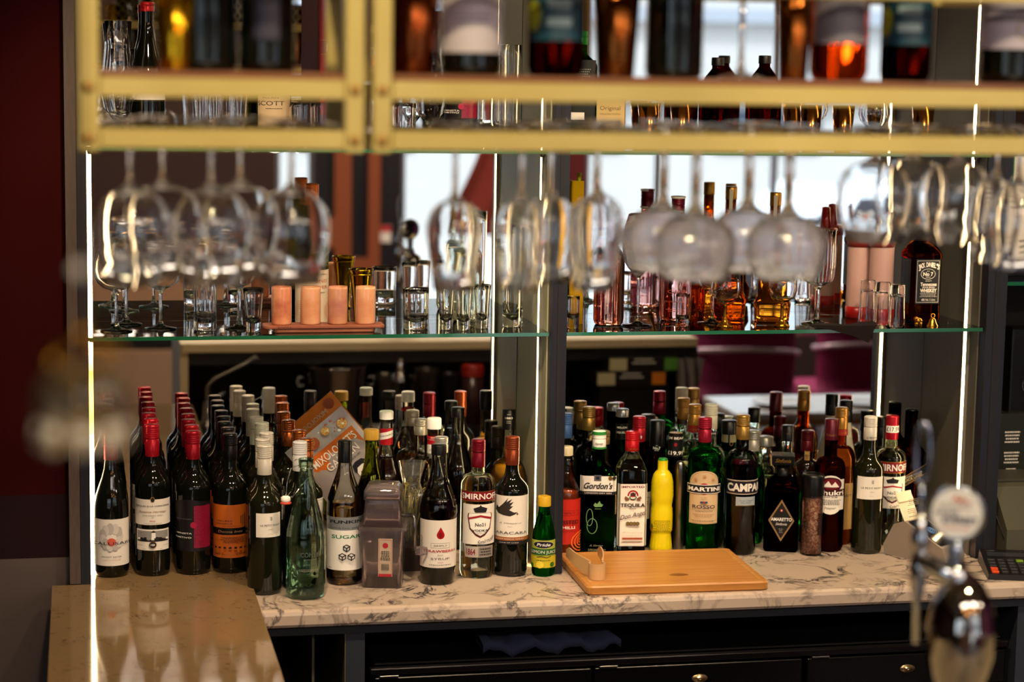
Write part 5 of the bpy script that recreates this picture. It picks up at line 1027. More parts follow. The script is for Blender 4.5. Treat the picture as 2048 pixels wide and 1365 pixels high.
b = B(1785, 831, -.150, .0355, lambda R, H: P_round(R, H, .66, .77, .0145), (CL, .76), 'vodka bottle with a red cap and price sticker at the right end', (REDCAP, .056), [(925, 948, 62, 'c', lab_smir_top), (955, 1018, 56, 'c', lab_smir, 'shield_label')], rot=.2)
Hs = TOPH(1785, 831, -.150)[1]; art([('r', 0, Hs-.031, .036, .016, WHITE), ('t', 0, Hs-.031, .0095, '£17.59', INK, {'w': .032, 'b': .02})], cyl(.0163), .003, name='price_sticker', parent=b)
def lab_jw(w, h): return [('p', [(-.5*w, -.42*h), (.5*w, .18*h), (.5*w, .5*h), (-.5*w, -.10*h)], BLACK), ('p', [(-.5*w, -.10*h), (.5*w, .5*h), (.5*w, .52*h), (-.5*w, -.08*h)], GOLD), ('p', [(-.5*w, -.44*h), (.5*w, .16*h), (.5*w, .18*h), (-.5*w, -.42*h)], GOLD), ('t', 0, .10*h, .0040, 'JOHNNIE WALKER', PAPER, {'w': .72*w, 'a': 22}), ('t', 0, 0, .0062, 'BLACK LABEL', mat('d8c078', .4), {'w': .78*w, 'a': 22, 'b': .02}), ('t', 0, -.09*h, .0025, 'BLENDED SCOTCH WHISKY', GREY, {'w': .5*w, 'a': 22})]
B(1824, 818, -.052, .036, lambda R, H: P_sq(R, H, .64, .74, .0155), (glassm('6a240c', 0, 1.4), .72), 'square blended whisky with a slanted black label at the right panel', (BLK, .040, 'plain'), [(930, 985, 56, 'f', lab_jw)], rot=.3, ay=.8)

# ------------------------------------------------------------ things on the worktop at the right
def board():
    bl, br_, fr, fl = [W(*p, Z=.9205) for p in ((1124, 1107), (1462, 1099), (1532, 1160), (1168, 1171))]
    cxy = (bl+br_+fr+fl)/4; t = thing('chopping_board', 'wooden chopping board with a juice groove on the marble in front of the bottles', 'chopping board', (cxy.x, cxy.y, .9004))
    a = (fr-fl); ang = math.atan2(a.y, a.x); t.rotation_euler[2] = ang
    w = a.length/2; d = .155
    wood = ramp_mat('bamboo', [(.25, 'a8662c'), (.5, 'c08440'), (.8, 'cf9a55')], 6, .38, 'noise', (1.2, 40, 6), detail=4)
    obj('board', MB().rbox(-w, w, -d, d, 0, .0195, .016, n=6), wood, t)
    g = MB(); q = .016; rr = [(-w+q, -d+q), (w-q, -d+q), (w-q, d-q), (-w+q, d-q)]
    for (x0, y0), (x1, y1) in zip(rr, rr[1:]+rr[:1]):
        if abs(x1-x0) > abs(y1-y0): g.box(min(x0, x1)-.003, max(x0, x1)+.003, y0-.003, y0+.003, .0195, .0199)
        else: g.box(x0-.003, x0+.003, min(y0, y1)+.003, max(y0, y1)-.003, .0195, .0199)
    obj('juice_groove', g, ramp_mat('bamboo_groove', [(.3, 'b07634'), (.7, 'd0a262')], 6, .45, 'noise', (1.2, 30, 6)), t)
    st = MB(); r3 = random.Random(8)
    for (cx_, cy_, r) in ((.02, -.075, .020),):
        n = 18; o = [(cx_+r*(1+.35*r3.random())*math.cos(2*PI*k/n), cy_+r*.45*(1+.4*r3.random())*math.sin(2*PI*k/n), .0198) for k in range(n)]; st.add(o, [list(range(n))])
    obj('wet_stain', st, mat('8f5c28', .3), t); return t, ang
bd, ba = board()
def tongs():
    p = W(1196, 1160, Z=.9205); t = thing('tongs', 'pale bamboo toast tongs resting on the chopping board', 'tongs', (p.x, p.y+.01, .9206), 0)
    BM = mat('d0a878', .4, coat=.3)
    u = MB(); u.tube([(.017*math.cos(a), .017*math.sin(a), .013) for a in [math.radians(q) for q in range(-200, 21, 20)]], .002)
    ring = MB(); N = 20; vs = []
    for z in (0, .034):
        for k in range(N+1):
            a = math.radians(-215+250*k/N); 
            for r in (.015, .0185): vs.append((r*math.cos(a), r*math.sin(a), z))
    m2 = 2*(N+1); fs = []
    for k in range(N):
        a = 2*k; fs += [[a, a+2, a+3, a+1][::-1], [m2+a, m2+a+2, m2+a+3, m2+a+1], [a+1, a+3, m2+a+3, m2+a+1], [a, m2+a, m2+a+2, a+2]]
    ring.add(vs, fs, 0, False); obj('spring_bend', ring, BM, t)
    for s_, tx in ((-1, -.024), (1, .020)):
        a = MB(); pts_ = []; 
        sx, sy = .0168*math.cos(math.radians(35 if s_ > 0 else 145)), .0168*math.sin(math.radians(35 if s_ > 0 else 145))
        n = 12; vs = []
        for k in range(n+1):
            v = k/n; x = sx+(tx-sx*0)*v-.0*v; y = sy+.115*v; z0_ = .003+.018*v; hh = .034*(1-.25*v) if v < .8 else .028*(1-.5*(v-.8)/.2); x += s_*.006*math.sin(PI*v)
            for th in (-.0014, .0014): vs += [(x+th, y, z0_), (x+th, y, z0_+hh)]
        fs = []
        for k in range(n):
            b = 4*k; fs += [[b, b+4, b+5, b+1], [b+2, b+3, b+7, b+6], [b+1, b+5, b+7, b+3], [b, b+2, b+6, b+4]]
        fs += [[0, 1, 3, 2], [4*n, 4*n+2, 4*n+3, 4*n+1]]
        obj('arm', a.add(vs, fs), BM, t)
tongs()
def terminal():
    p = W(1836, 1090, Y=-.31); t = thing('card_terminal', 'grey card payment terminal with a curl of printed receipt', 'card terminal', (p.x+.014, -.31, .9003), .5)
    prof = [(-.085, .0), (.085, .0), (.088, .022), (.060, .074), (.030, .086), (-.078, .042), (-.088, .02)]
    k = len(prof); b = MB(); b.add([(s_*.036, y, z) for s_ in (-1, 1) for y, z in prof], [[i, (i+1) % k, k+(i+1) % k, k+i][::-1] for i in range(k)]+[list(range(k)), [k+i for i in range(k)][::-1]])
    obj('housing', b, mat('94877a', .4), t)
    sc = MB(); sc.add([(-.030, -.072, .0455), (.030, -.072, .0455), (.030, .024, .0848), (-.030, .024, .0848)], [[0, 1, 2, 3]]); sc.xf(Matrix.Translation((0, 0, .0008))); obj('screen', sc, mat('10121a', .1), t)
    for q in range(3): obj('contactless_mark', MB().tube([((.004+.004*q)*math.cos(a), 0, (.004+.004*q)*math.sin(a)) for a in [math.radians(x_) for x_ in range(0, 360, 30)]], .0006, 5, close=True).xf(Matrix.Translation((0, -.02, .069)) @ Matrix.Rotation(math.radians(-67), 4, 'X')), mat('5a8ab8', .3, emit=.3), t)
    vs = []; n = 14
    for kk in range(n+1):
        v = kk/n; a = v*PI*1.1; y = .050-.028*math.cos(a*.5)+.0*v; 
        yy = .036+.030*math.sin(a*.72); zz = .082+.064*math.sin(min(a*.62, PI/2))-(.022*max(0, v-.7)/.3)
        vs += [(-.027, yy, zz), (.027, yy, zz)]
    o = len(vs); vs2 = [(x, y+.0004, z) for x, y, z in vs]
    fs = [[2*i, 2*i+1, 2*i+3, 2*i+2] for i in range(n)]; fs2 = [[o+q for q in f][::-1] for f in fs]
    rc = obj('receipt', MB().add(vs+vs2, fs+fs2, 0, True), mat('e4d4b8', .6), t)
    art([('l', 0, .045, .044, 4, .0045, GREY), ('l', -.004, .022, .036, 3, .0045, GREY), ('l', 0, .004, .040, 1, .0045, GREY)], lambda u, v, h: (u, .0345-.004*max(0, (v-.03)/.02)-h, .088+v), 0, name='receipt_print', parent=rc)
    kp = MB()
    for i in range(3):
        for j in range(3): kp.rbox(-.026+.018*i, -.012+.018*i, -.068+.014*j, -.058+.014*j, .048+.0058*j, .0508+.0058*j, .002)
terminal()
rc_ = thing('receipt_slip', 'small pink and white receipt slip lying behind the beer tap', 'paper', (W(1890, 1105, Z=.9).x, W(1890, 1105, Z=.9).y, .9003), .2); obj('paper', MB().box(-.03, .03, -.04, .04, 0, .0015), mat('d8b8b8', .6), rc_); obj('printed_bars', MB().box(-.028, .028, .0, .008, .0016, .0019).box(-.028, .028, .018, .024, .0016, .0019), INK, rc_)
def calc():
    p = W(1968, 1125, Z=.9); t = thing('calculator', 'black desk calculator with green and orange keys at the right edge', 'calculator', (p.x+.03, -.458, .9003), -.30)
    b = MB(); b.add([(-.07, -.085, 0), (.07, -.085, 0), (.07, .085, 0), (-.07, .085, 0), (-.068, -.083, .012), (.068, -.083, .012), (.068, .083, .030), (-.068, .083, .030)], [[3, 2, 1, 0], [4, 5, 6, 7], [0, 1, 5, 4], [1, 2, 6, 5], [2, 3, 7, 6], [3, 0, 4, 7]])
    obj('case', b, mat('121214', .35), t)
    def P3(x, y, dz=0): return (x, y, .012+(y+.083)/.166*.018+dz)
    obj('display', MB().add([P3(-.055, .035, .0005), P3(.055, .035, .0005), P3(.055, .062, .0005), P3(-.055, .062, .0005)], [[0, 1, 2, 3]]), mat('2c3036', .15), t)
    for r in range(5):
        for c in range(6):
            m_ = mat('7a9a2c', .4) if (r == 4 and c in (3, 5)) else (mat('d8481c', .4) if (c == 0 and r < 2) else mat('26262a', .4))
            x, y = -.052+.021*c, -.07+.019*r; z = P3(0, y)[2]
            obj('key', MB().rbox(x-.008, x+.008, y-.006, y+.006, z-.001, z+.004, .002), m_, t)
    art([('t', -.045, .071, .005, 'CASIO', GREY, {'w': .02}), ('l', .03, .071, .02, 1, .003, GREY)], lambda u, v, h: P3(u, v, .0003+h), 0, name='print', parent=t)
calc()
def pos():
    p = W(2000, 1040, Z=.9); t = thing('receipt_printer', 'olive-grey till printer at the right edge of the worktop', 'printer', (2.129, -.245, .9003), 0)
    pr_ = [(-.10, 0), (.10, 0), (.10, .15), (.02, .155), (-.085, .155), (-.10, .14)]; pr_ = [(-.13, 0), (.10, 0), (.10, .165), (-.04, .165), (-.055, .16), (-.13, .075)]
    k = len(pr_); b = MB(); b.add([(s_*.075, y, z) for s_ in (-1, 1) for y, z in pr_], [[i, (i+1) % k, k+(i+1) % k, k+i][::-1] for i in range(k)]+[list(range(k)), [k+i for i in range(k)][::-1]])
    obj('housing', b, mat('4c4a3c', .45), t)
    obj('side_groove', MB().tube([(-.0752, -.12, .05), (-.0752, -.04, .125), (-.0752, .06, .13), (-.0752, .09, .115)], .0012, 5), BLACK, t)
    obj('lid', MB().rbox(-.06, .06, -.03, .08, .1655, .172, .006), mat('3c3a30', .45), t)
pos()
bx = thing('drinks_carton', 'upright black and green floral carton leaning right of the wide post', 'box', (W(2003, 900, Y=-.10).x+.012, -.075, .9003), .0)
obj('carton', MB().rbox(-.05, .05, -.03, .03, 0, .295, .002), mat('161a10', .45), bx)
yy_ = [('l', .012, .25, .04, 4, .008, PAPER), ('l', .012, .20, .04, 4, .008, PAPER), ('l', .012, .16, .03, 2, .008, PAPER)]+[('d', .02+.012*math.cos(k), .115+.012*math.sin(k), .010, mat('b8a0a4', .5)) for k in range(6)]+[('d', -.01+.009*k, .10-.008*(k % 3), .0028, mat('a81c1c', .4)) for k in range(6)]+[('r', 0, .055, .098, .075, mat('9aa81c', .4))]+[('p', [(-.04+.02*k, .02), (-.03+.02*k, .09), (-.028+.02*k, .09), (-.038+.02*k, .02)], mat('6a7a10', .4)) for k in range(4)]+[('r', .0, .008, .08, .014, PAPER)]
art(yy_, flat(-.0302), 0, name='carton_print', parent=bx)
# dark panel, certificate, sticker in the far right bay
kp = thing('till_screen', 'large black till screen back with a round sticker', 'screen', (2.33, -.085, .9003), 0); obj('housing', MB().rbox(-.15, .30, 0, .05, .02, .50, .008), mat('08080a', .25), kp); obj('stand', MB().rbox(-.02, .16, .0, .09, 0, .0195, .006), mat('08080a', .3), kp)
SK = mat('6a6a84', .4)
art([('o', -.07, .36, .045, .0012, SK, .030), ('t', -.07, .374, .006, 'VOID IF REMOVED', SK, {'w': .055}), ('t', -.07, .362, .006, 'DO NOT TAMPER', SK, {'w': .06}), ('l', -.07, .35, .06, 2, .008, SK)], flat(-.0004), 0, name='sticker', parent=kp)
cf = thing('framed_certificate', 'framed certificate with green and red border on the far right shelf', 'frame', (2.125, -.20, 1.5372), .1); obj('frame', MB().rbox(-.055, .17, 0, .012, 0, .30, .003), mat('0c1018', .3), cf); obj('mount', MB().box(-.046, .16, -.0008, -.0001, .012, .29), mat('24405a', .4), cf)
art([('r', .06, .155, .17, .245, PAPER), ('r', -.018, .155, .008, .245, mat('2c7a3c', .4)), ('r', .06, .038, .17, .008, RED), ('l', .06, .08, .10, 3, .014, GREY), ('l', .06, .2, .12, 4, .014, GREY)], flat(-.001), 0, name='certificate', parent=cf)

# ------------------------------------------------------------ the beer tap in the foreground
def tap():
    Y = -2.22; c = W(1914, 1026, Y=Y); t = thing('beer_tap', 'chrome beer tap with a round ale badge at the lower right', 'beer tap', (c.x, Y, 1.1052), -.45)
    hz = c.z-1.1052
    fo = obj('badge_rim', MB().lathe([(0, -.004), (.033, -.004), (.0355, -.002), (.0355, .003), (.0335, .005), (.0315, .004)], 48).xf(Matrix.Translation((0, 0, hz)) @ Matrix.Rotation(PI/2, 4, 'X')), CHROME, t)
    a_ = mat('f0ece4', .35); O = mat('c8501c', .45); N_ = mat('34344c', .45)
    items = [('d', 0, 0, .0318, a_), ('p', [(-.008, .012), (-.002, .024), (.002, .018), (.006, .022), (.012, .014), (.022, .012), (.010, .018), (.004, .013), (-.002, .017)], O), ('l', -.004, .011, .04, 2, .004, GREY), ('t', -.013, .0005, .0046, 'GOLDEN', N_, {'b': .03, 'w': .030}), ('t', .005, -.0085, .0075, 'EVEREST', N_, {'b': .035, 'w': .044}), ('t', 0, -.019, .0036, 'PREMIUM LAGER', O, {'w': .036})]
    art(items, lambda u, v, h: (u, -.0045-h, hz+v), 0, name='badge_face', parent=t)
    obj('badge_stem', MB().tube([(0, 0, hz-.034), (0, 0, hz-.07)], [.011, .009], 16), mat('8a94a8', .2, .8), t)
    obj('body', MB().tube([(-.045, -.005, hz-.062), (-.01, 0, hz-.078), (.02, 0, hz-.10)], [.010, .016, .020], 20).tube([(0, 0, hz-.065), (0, 0, hz-.10)], .016, 20), CHROME, t)
    obj('column', MB().lathe([(.030, 0), (.030, .01), (.020, .02), (.019, hz-.30), (.020, hz-.245), (.034, hz-.215), (.043, hz-.185), (.044, hz-.15), (.038, hz-.115), (.026, hz-.092), (.012, hz-.08), (0, hz-.078)], 48, cx=.012), mat('a09a94', .07, 1), t)
    h = MB().tube([(-.050, .0, hz-.10), (-.050, -.0, hz+.02)], [.008, .006], 14)
    obj('valve', MB().lathe([(0, hz-.175), (.004, hz-.175), (.006, hz-.12), (.011, hz-.09), (.012, hz-.07), (.008, hz-.055), (.012, hz-.045), (.012, hz-.03), (.007, hz-.02), (.007, hz), (0, hz)], 24, cx=-.045), CHROME, t)
    lv = MB().tube([(-.045+.009*math.cos(a)-.001, 0, hz+.075+.040*math.sin(a)) for a in [2*PI*k/20 for k in range(20)]], .0028, 8, close=True).tube([(-.045, 0, hz), (-.045, 0, hz+.037)], [.005, .003], 10)
    obj('handle', lv, mat('b0b8cc', .08, 1), t)
tap()
# ------------------------------------------------------------ blurred chandelier drop at the far left, close to the lens
def drop():
    Y = -3.25; c = W(160, 560, Y=Y); t = thing('hanging_lamp', 'blurred brass and glass lamp drop hanging at the far left', 'lamp', (c.x, Y, 2.999))
    z = lambda py: W(160, py, Y=Y).z-2.999
    obj('rod', MB().tube([(0, 0, 0), (0, 0, z(690))], .0022, 8), mat('8a6a48', .3, .8), t)
    obj('glass_bead', MB().sphere((0, 0, z(540)), .006, 8), mat('c8c0b0', .2), t); obj('brass_bead', MB().sphere((0, 0, z(668)), .006, 8), BRASS, t)
    for k in range(5):
        a = 2*PI*k/5+.2; x, y = math.cos(a), math.sin(a)
        obj('arm', MB().tube([(0, 0, z(700)), (.012*x, .012*y, z(690)), (.026*x, .026*y, z(705)), (.030*x, .030*y, z(730))], .0022, 8), BRASS, t)
    b = MB().lathe([(.004, z(715)), (.014, z(725)), (.026, z(760)), (.030, z(810)), (.026, z(850)), (.031, z(880))], 48, rib=.08, nrib=8); obj('glass_shade', b, thin('d0c090', '6e5a38', .5, .08, .12), t)
    for k in range(8):
        a = 2*PI*k/8; x, y = .025*math.cos(a), .025*math.sin(a)
        obj('crystal', MB().lathe([(0, z(870)-.012), (.007, z(870)-.004), (.005, z(870)+.010), (0, z(870)+.008)], 6, cx=x, cy=y), mat('f0e6cc', .15), t)
drop()

# ------------------------------------------------------------ glassware and bottles on the middle shelf
RG = 'stemmed glasses on the left of the middle shelf'
def G(px, Y): p = W(px, 600, Y=Y); return p.x
def tumbler(px, pyt, Y, R0, R1, lab, m_=None, th=.0022, base=.006, rib=0, nr=0, z0=MZ, name='tumbler', inverted=False, H=None, grp=None):
    (x, y), z = place(px, pyt, Y); H = H or z-z0
    pr_ = [(0, 0), (R0*.92, 0), (R0, .002)]
    for k in range(1, 9):
        v = k/8; pr_.append((R0+(R1-R0)*v**1.6, H*v))
    b = gobj(pr_, th, H, base, n=72 if rib else 44, rib=rib, nrib=nr, ribz=(.0, H*.62)); 
    if inverted: b.xf(Matrix.Translation((0, 0, H)) @ Matrix.Rotation(PI, 4, 'X'))
    o = obj(name, b, m_ or CLEAR, None, (x, y, z0)); return tag(o, lab, 'glass', grp)
_G['stand'] = None
def gob(px, pyt, Y, lab, shape=BALLOON, Rb=.048, Rf=.034, zs=.085, m_=None, rib=0, z0=MZ, n_='stemmed_glass', rs=.0035, H=None):
    (x, y), z = place(px, pyt, Y); H = H or z-z0; p = stem_prof(Rf, H, zs, Rb, shape, rs)
    b = gobj(p, .0014, H, zs, rib=rib, nrib=26 if rib else 0, ribz=(zs, H), n=78 if rib else 44)
    return tag(obj(n_, b, m_ or CLEAR, None, (x, y, z0)), lab, 'glass', 'stemmed glasses on the middle shelf')
gob(320, 440, -.20, 'balloon glass standing third from the left strip, nearest the shelf edge', H=.20)
gob(231, 430, -.23, 'balloon glass standing nearest the left light strip', H=.20); gob(251, 430, -.12, 'balloon glass standing close to the mirror at the left end', H=.20)
gob(478, 430, -.21, 'slim wine glass standing left of the flared shot glass', WINE, .036, .030, .09, H=.19)
tumbler(410, 512, -.22, .0235, .0255, 'tall ribbed highball glass standing left of the flared shot glass', rib=.02, nr=14, base=.012, name='highball_glass')
tumbler(507, 577, -.265, .0155, .0225, 'flared shot glass left of the wooden tray', base=.015, name='shot_glass')
def tray():
    x0, x1 = W(527, 655, Y=-.275).x, W(768, 655, Y=-.275).x
    t = thing('wooden_tray', 'long reddish wooden tray carrying four pink salt tumblers', 'tray', ((x0+x1)/2, -.262, MZ+.0004)); w = (x1-x0)/2
    WD = ramp_mat('acacia', [(.3, '7a3c2c'), (.7, 'a05c40')], 5, .45, 'noise', (1, 20, 20))
    b = MB(); k = 5; b.rbox(-w, w, -.032, .032, .009, .015, .012, n=5).rbox(-w+.02, w-.02, -.028, .028, 0, .009, .012, n=5); obj('board', b, WD, t)
    art([('t', -w+.043, .0095, .007, 'ROOT7', mat('3c1c14', .5), {'w': .028})], lambda u, v, h: (u, -.0322-h, v+.001), 0, name='burned_print', parent=t)
    for i, (px, l) in enumerate(((563, 'leftmost, with a deep red foot'), (621, 'second from the left'), (675, 'third from the left, mauve-footed'), (731, 'rightmost on the tray'))):
        x = W(px, 610, Y=-.262).x; H = .0455; R = .0215
        m_ = ramp_mat('rock_salt_glass%d' % i, [(.25, 'b05a4a'), (.5, 'd48a64'), (.8, 'e6b088')] if i == 0 else ([(.2, 'b06a68'), (.6, 'd49a74'), (.9, 'e2b48c')] if i == 2 else [(.2, 'd48c62'), (.8, 'ecb890')]), 22, .18, 'noise', (1, 1, 1.4), bump=.5, coat=.6, sss=.35)
        o = MB().lathe([(0, 0), (R*.96, 0), (R, .002), (R, H-.003), (R*.97, H), (R*.80, H-.001), (R*.76, H-.006), (R*.70, .012), (0, .010)], 40)
        z_ = H*1.7/1.7
        sc = W(px, 573, Y=-.262).z-(MZ+.0155); o = MB().lathe([(a, b_*sc/H) for a, b_ in [(0, 0), (R*.96, 0), (R, .002), (R, H-.003), (R*.97, H), (R*.80, H-.001), (R*.76, H-.006), (R*.70, .012), (0, .010)]], 40)
        tag(obj('salt_shot_glass', o, m_, None, (x, -.262, MZ+.0155)), 'pink rock salt shot tumbler on the wooden tray, '+l, 'shot glass', 'rock salt tumblers')
tray()
def lab_bey(w, h):
    it = [('r', 0, 0, w, h, mat('dcc8b0', .5)), ('t', .12*w, .42*h, .0024, 'WESTERN AUSTRALIA', INK, {'w': .42*w}), ('t', .05*w, .30*h, .0068, 'BEYOND', mat('b8603c', .5), {'w': .56*w}), ('t', -.12*w, .185*h, .0032, 'the', GREY, {'s': .4}), ('t', .16*w, .19*h, .0060, 'RIVER', mat('b8603c', .5), {'w': .36*w}), ('t', .1*w, .09*h, .0030, 'CHARDONNAY', INK, {'w': .36*w})]
    for k in range(5): it.append(('o', -.30*w, -.25*h, .004+.0025*k, .0007, mat('c87a2c', .5), .006+.004*k))
    for k in range(5): it.append(('o', .36*w, -.25*h, .004+.0025*k, .0007, mat('c87a2c', .5), .006+.004*k))
    return it
OC = mat('c8641c', .3, .35)
B(624, 367, -.115, .0370, P_burgundy, (glassm('8a8a2c', 0, 1.45), .80), 'white wine bottle with an orange cap on the middle shelf behind the salt tumblers', (OC, .056), [(541, 650, 74, 'c', lab_bey)], z0=MZ, rot=.1, name='wine_bottle')
def gold_cup(px, pyt, Y, lab):
    (x, y), z = place(px, pyt, Y); H = z-MZ; R = .0245; t = thing('gold_cup', lab, 'cup', (x, y, MZ+.0003))
    g = mat('b8921c', .12, 1)
    obj('cup', MB().lathe([(0, 0), (R*.72, 0), (R*.72, .004), (R*.66, .006), (R*.62, .01), (R*.70, H*.3), (R*.84, H*.65), (R*1.0, H*.88), (R*1.06, H*.93), (R*1.12, H*.975), (R*1.12, H), (R*1.04, H), (R*.96, H*.9), (R*.6, .02), (0, .018)], 44), g, t)
    obj('beaded_band', MB().lathe([(R*1.01, H*.885), (R*1.06, H*.89), (R*1.06, H*.915), (R*1.01, H*.92)], 120, rib=.015, nrib=40), g, t)
gold_cup(722, 538, -.15, 'flared gold julep cup behind the rightmost salt tumbler'); 
tumbler(832, 577, -.235, .0270, .0288, 'ribbed rocks glass right of the wooden tray', rib=.02, nr=36, base=.010, name='rocks_glass', th=.0025)
for i, (px, Y, l) in enumerate(((893, -.255, 'leftmost of three behind the lone hanging wine glass'), (928, -.27, 'middle of three behind the lone hanging wine glass'), (965, -.24, 'rightmost of three, below the gold-capped bottle'))):
    tumbler(px, 570, Y, .0140, .0190, 'flared shot glass, '+l, base=.014, name='shot_glass')
B(936, 446, -.105, .033, lambda R, H: P_round(R, H, .66, .78, .0125), (CL, .70), 'empty-looking clear spirit bottle with a gold stopper on the middle shelf', (GOLD, .028, 'stopper'), [(478, 492, 12, 'c', lambda w, h: [('d', 0, 0, .0055, GOLD), ('d', 0, 0, .004, mat('5a4418', .4))], 'gold_seal', {'R': .0129, 'a': .2})], z0=MZ, capr=.0115)
tumbler(1028, 451, -.215, .0225, .0242, 'tall straight collins glass beside the central light strip', base=.012, name='collins_glass')
# right bay, middle shelf
t = thing('straw_holder', 'tall yellow tapered straw holder at the left of the right bay', 'straw holder', (W(1149, 600, Y=-.17).x, -.17, MZ+.0003)); Hh = W(1149, 362, Y=-.17).z-MZ
obj('sleeve', MB().lathe([(0, 0, .6), (.0175, 0, .6), (.0145, Hh, .6), (.0130, Hh, .6), (.0150, .004, .6), (0, .004, .6)], 36), mat('d8a80c', .35, sss=.2), t); obj('seam', MB().box(-.0165, -.0160, -.0175, -.0170, .01, Hh*.9), mat('b88a0c', .4), t)
tag(obj('drinking_straw', MB().tube([(0, 0, 0), (.012, 0, Hh-.0)], .0045, 12), mat('c8d01c', .2, trans=.3), None, (W(1149, 600, Y=-.17).x-.006, -.17, MZ+.018)), 'single translucent yellow tube sticking out of the yellow straw holder', 'straw')
tumbler(1146, 592, -.255, .0145, .0155, 'small shot glass in front of the yellow straw holder', base=.016, name='shot_glass')
gob(1280, 428, -.235, 'ribbed globe gin goblet between the two burgundy-capped bottles', [(.03, .35), (.10, .62), (.22, .88), (.42, 1), (.62, .98), (.82, .85), (1, .66)], .0365, .034, .115, rib=.03, n_='globe_goblet')
BURG = mat('6c1024', .28, .45)
B(1222, 409, -.20, .034, lambda R, H: P_round(R, H, .50, .70, .0125), (glassm('f4d2c4', 0, 1.42), .62), 'rosy round liqueur bottle with a slim burgundy cap and gold collar', (BURG, .062, 'plain'), [(462, 474, 24, 'c', lambda w, h: [('r', 0, 0, w, h, GOLD)], 'gold_collar', {'R': .0136})], z0=MZ, capr=.0135)
def lab_pink(w, h): return [('f', 0, 0, w, h, .0006, mat('8a3a34', .4)), ('t', 0, .2*h, .008, 'GIN', mat('8a3a34', .4), {'w': .6*w}), ('t', 0, -.05*h, .004, 'RHUBARB', mat('8a3a34', .4), {'w': .7*w}), ('l', 0, -.25*h, .7*w, 2, .004, mat('8a3a34', .4))]
PB = B(1357, 392, -.13, .0365, lambda R, H: P_round(R, H, .54, .72, .0140), (PINKG, .60), 'pink spirit bottle with a burgundy cap edged in cream', (BURG, .046), [(560, 640, 50, 'c', lab_pink)], z0=MZ)
Hp = TOPH(1357, 392, -.13, MZ)[1]; art([('r', 0, Hp-.003, .09, .005, PAPER), ('r', 0, Hp-.0435, .09, .004, PAPER), ('t', 0, Hp-.034, .005, 'Whitley', WHITE, {'s': .4, 'w': .022})], cyl(.0164), .003, name='cap_bands', parent=PB)
tumbler(1366, 588, -.245, .0150, .0155, 'straight tall shot glass before the pink spirit bottle', base=.012, name='shot_glass')
gob(1428, 500, -.205, 'clear stemmed glass behind the left gold-footed goblet', TULIP, .034, .034, .07, H=.14)
def gurkha(px, py, Y, lab):
    b = B(px, py, Y, .0380, lambda R, H: [(0, .004, .6), (R*.85, 0, .6), (R*1.02, .004, .6), (R*1.10, H*.14, .6), (R*.90, H*.20, .6), (R*.86, H*.52, .6), (R*.82, H*.60, .5), (R*.5, H*.67, .2), (.0125, H*.72, 0), (.0120, H*.92, 0)], (glassm('f4bc5c', 0, 1.42), .66), lab, (GOLD, .055, 'stopper'), [(497, 545, 46, 'f', lambda w, h: [('t', 0, .25*h, .0085, 'GURKHAS', INK, {'w': .92*w, 'b': .01}), ('t', 0, -.05*h, .0085, '& GUNS', INK, {'w': .78*w, 'b': .01})], 'print', {'R': .0335})], z0=MZ, capr=.0115, rot=0)
    x, H = TOPH(px, py, Y, MZ); obj('tax_strip', MB().box(-.004, .004, -.0150, -.0145, H*.72, H*.98), mat('c8bca8', .5), b)
gurkha(1463, 373, -.085, 'amber decanter bottle with a brass stopper, the left one nearer the mirror'); gurkha(1552, 385, -.165, 'amber decanter bottle with a brass stopper, the right one nearer the shelf edge')
GG = glassm('d8a020', 0, 1.45)
def goldfoot(px, lab):
    (x, y), z = place(px, 560, -.265); H = .125; Rb = .033
    t = thing('gold_footed_glass', lab, 'glass', (x, y, MZ+.0002), 0, 'gold-footed goblets'); p = [(0, 0), (.018, 0), (.0185, .002), (.012, .007), (.006, .014), (.0038, .024), (.0036, .045), (.005, .052)]
    obj('foot', MB().lathe(p+[(0, .053)], 36), mat('9a6a10', .12, .9), t)
    q = [(.004, .0535), (Rb*.5, .058), (Rb*.85, .068), (Rb, .082), (Rb*.97, .10), (Rb*.9, H)]; obj('bowl', gobj([(0, .0535)]+q, .0014, H, .055), CLEAR, t)
goldfoot(1452, 'goblet with a gold foot below the left amber decanter'); goldfoot(1566, 'goblet with a gold foot below the right amber decanter')
gob(1640, 461, -.225, 'cut crystal goblet with a fluted bowl right of the amber decanters', [(.03, .5), (.08, .82), (.16, .93), (.3, .96), (.36, 1), (.7, 1), (1, 1.02)], .0385, .0355, .088, rib=.025, n_='crystal_goblet', rs=.006)
for i, (px, pyt, Y, l) in enumerate(((1737, 560, -.215, 'left of the three'), (1767, 564, -.25, 'middle of the three'), (1796, 569, -.29, 'right of the three, nearest the edge'))):
    tumbler(px, pyt, Y, .0165, .0205, 'heavy-based flared shot glass turned upside down, '+l, base=.017, name='shot_glass', inverted=True)
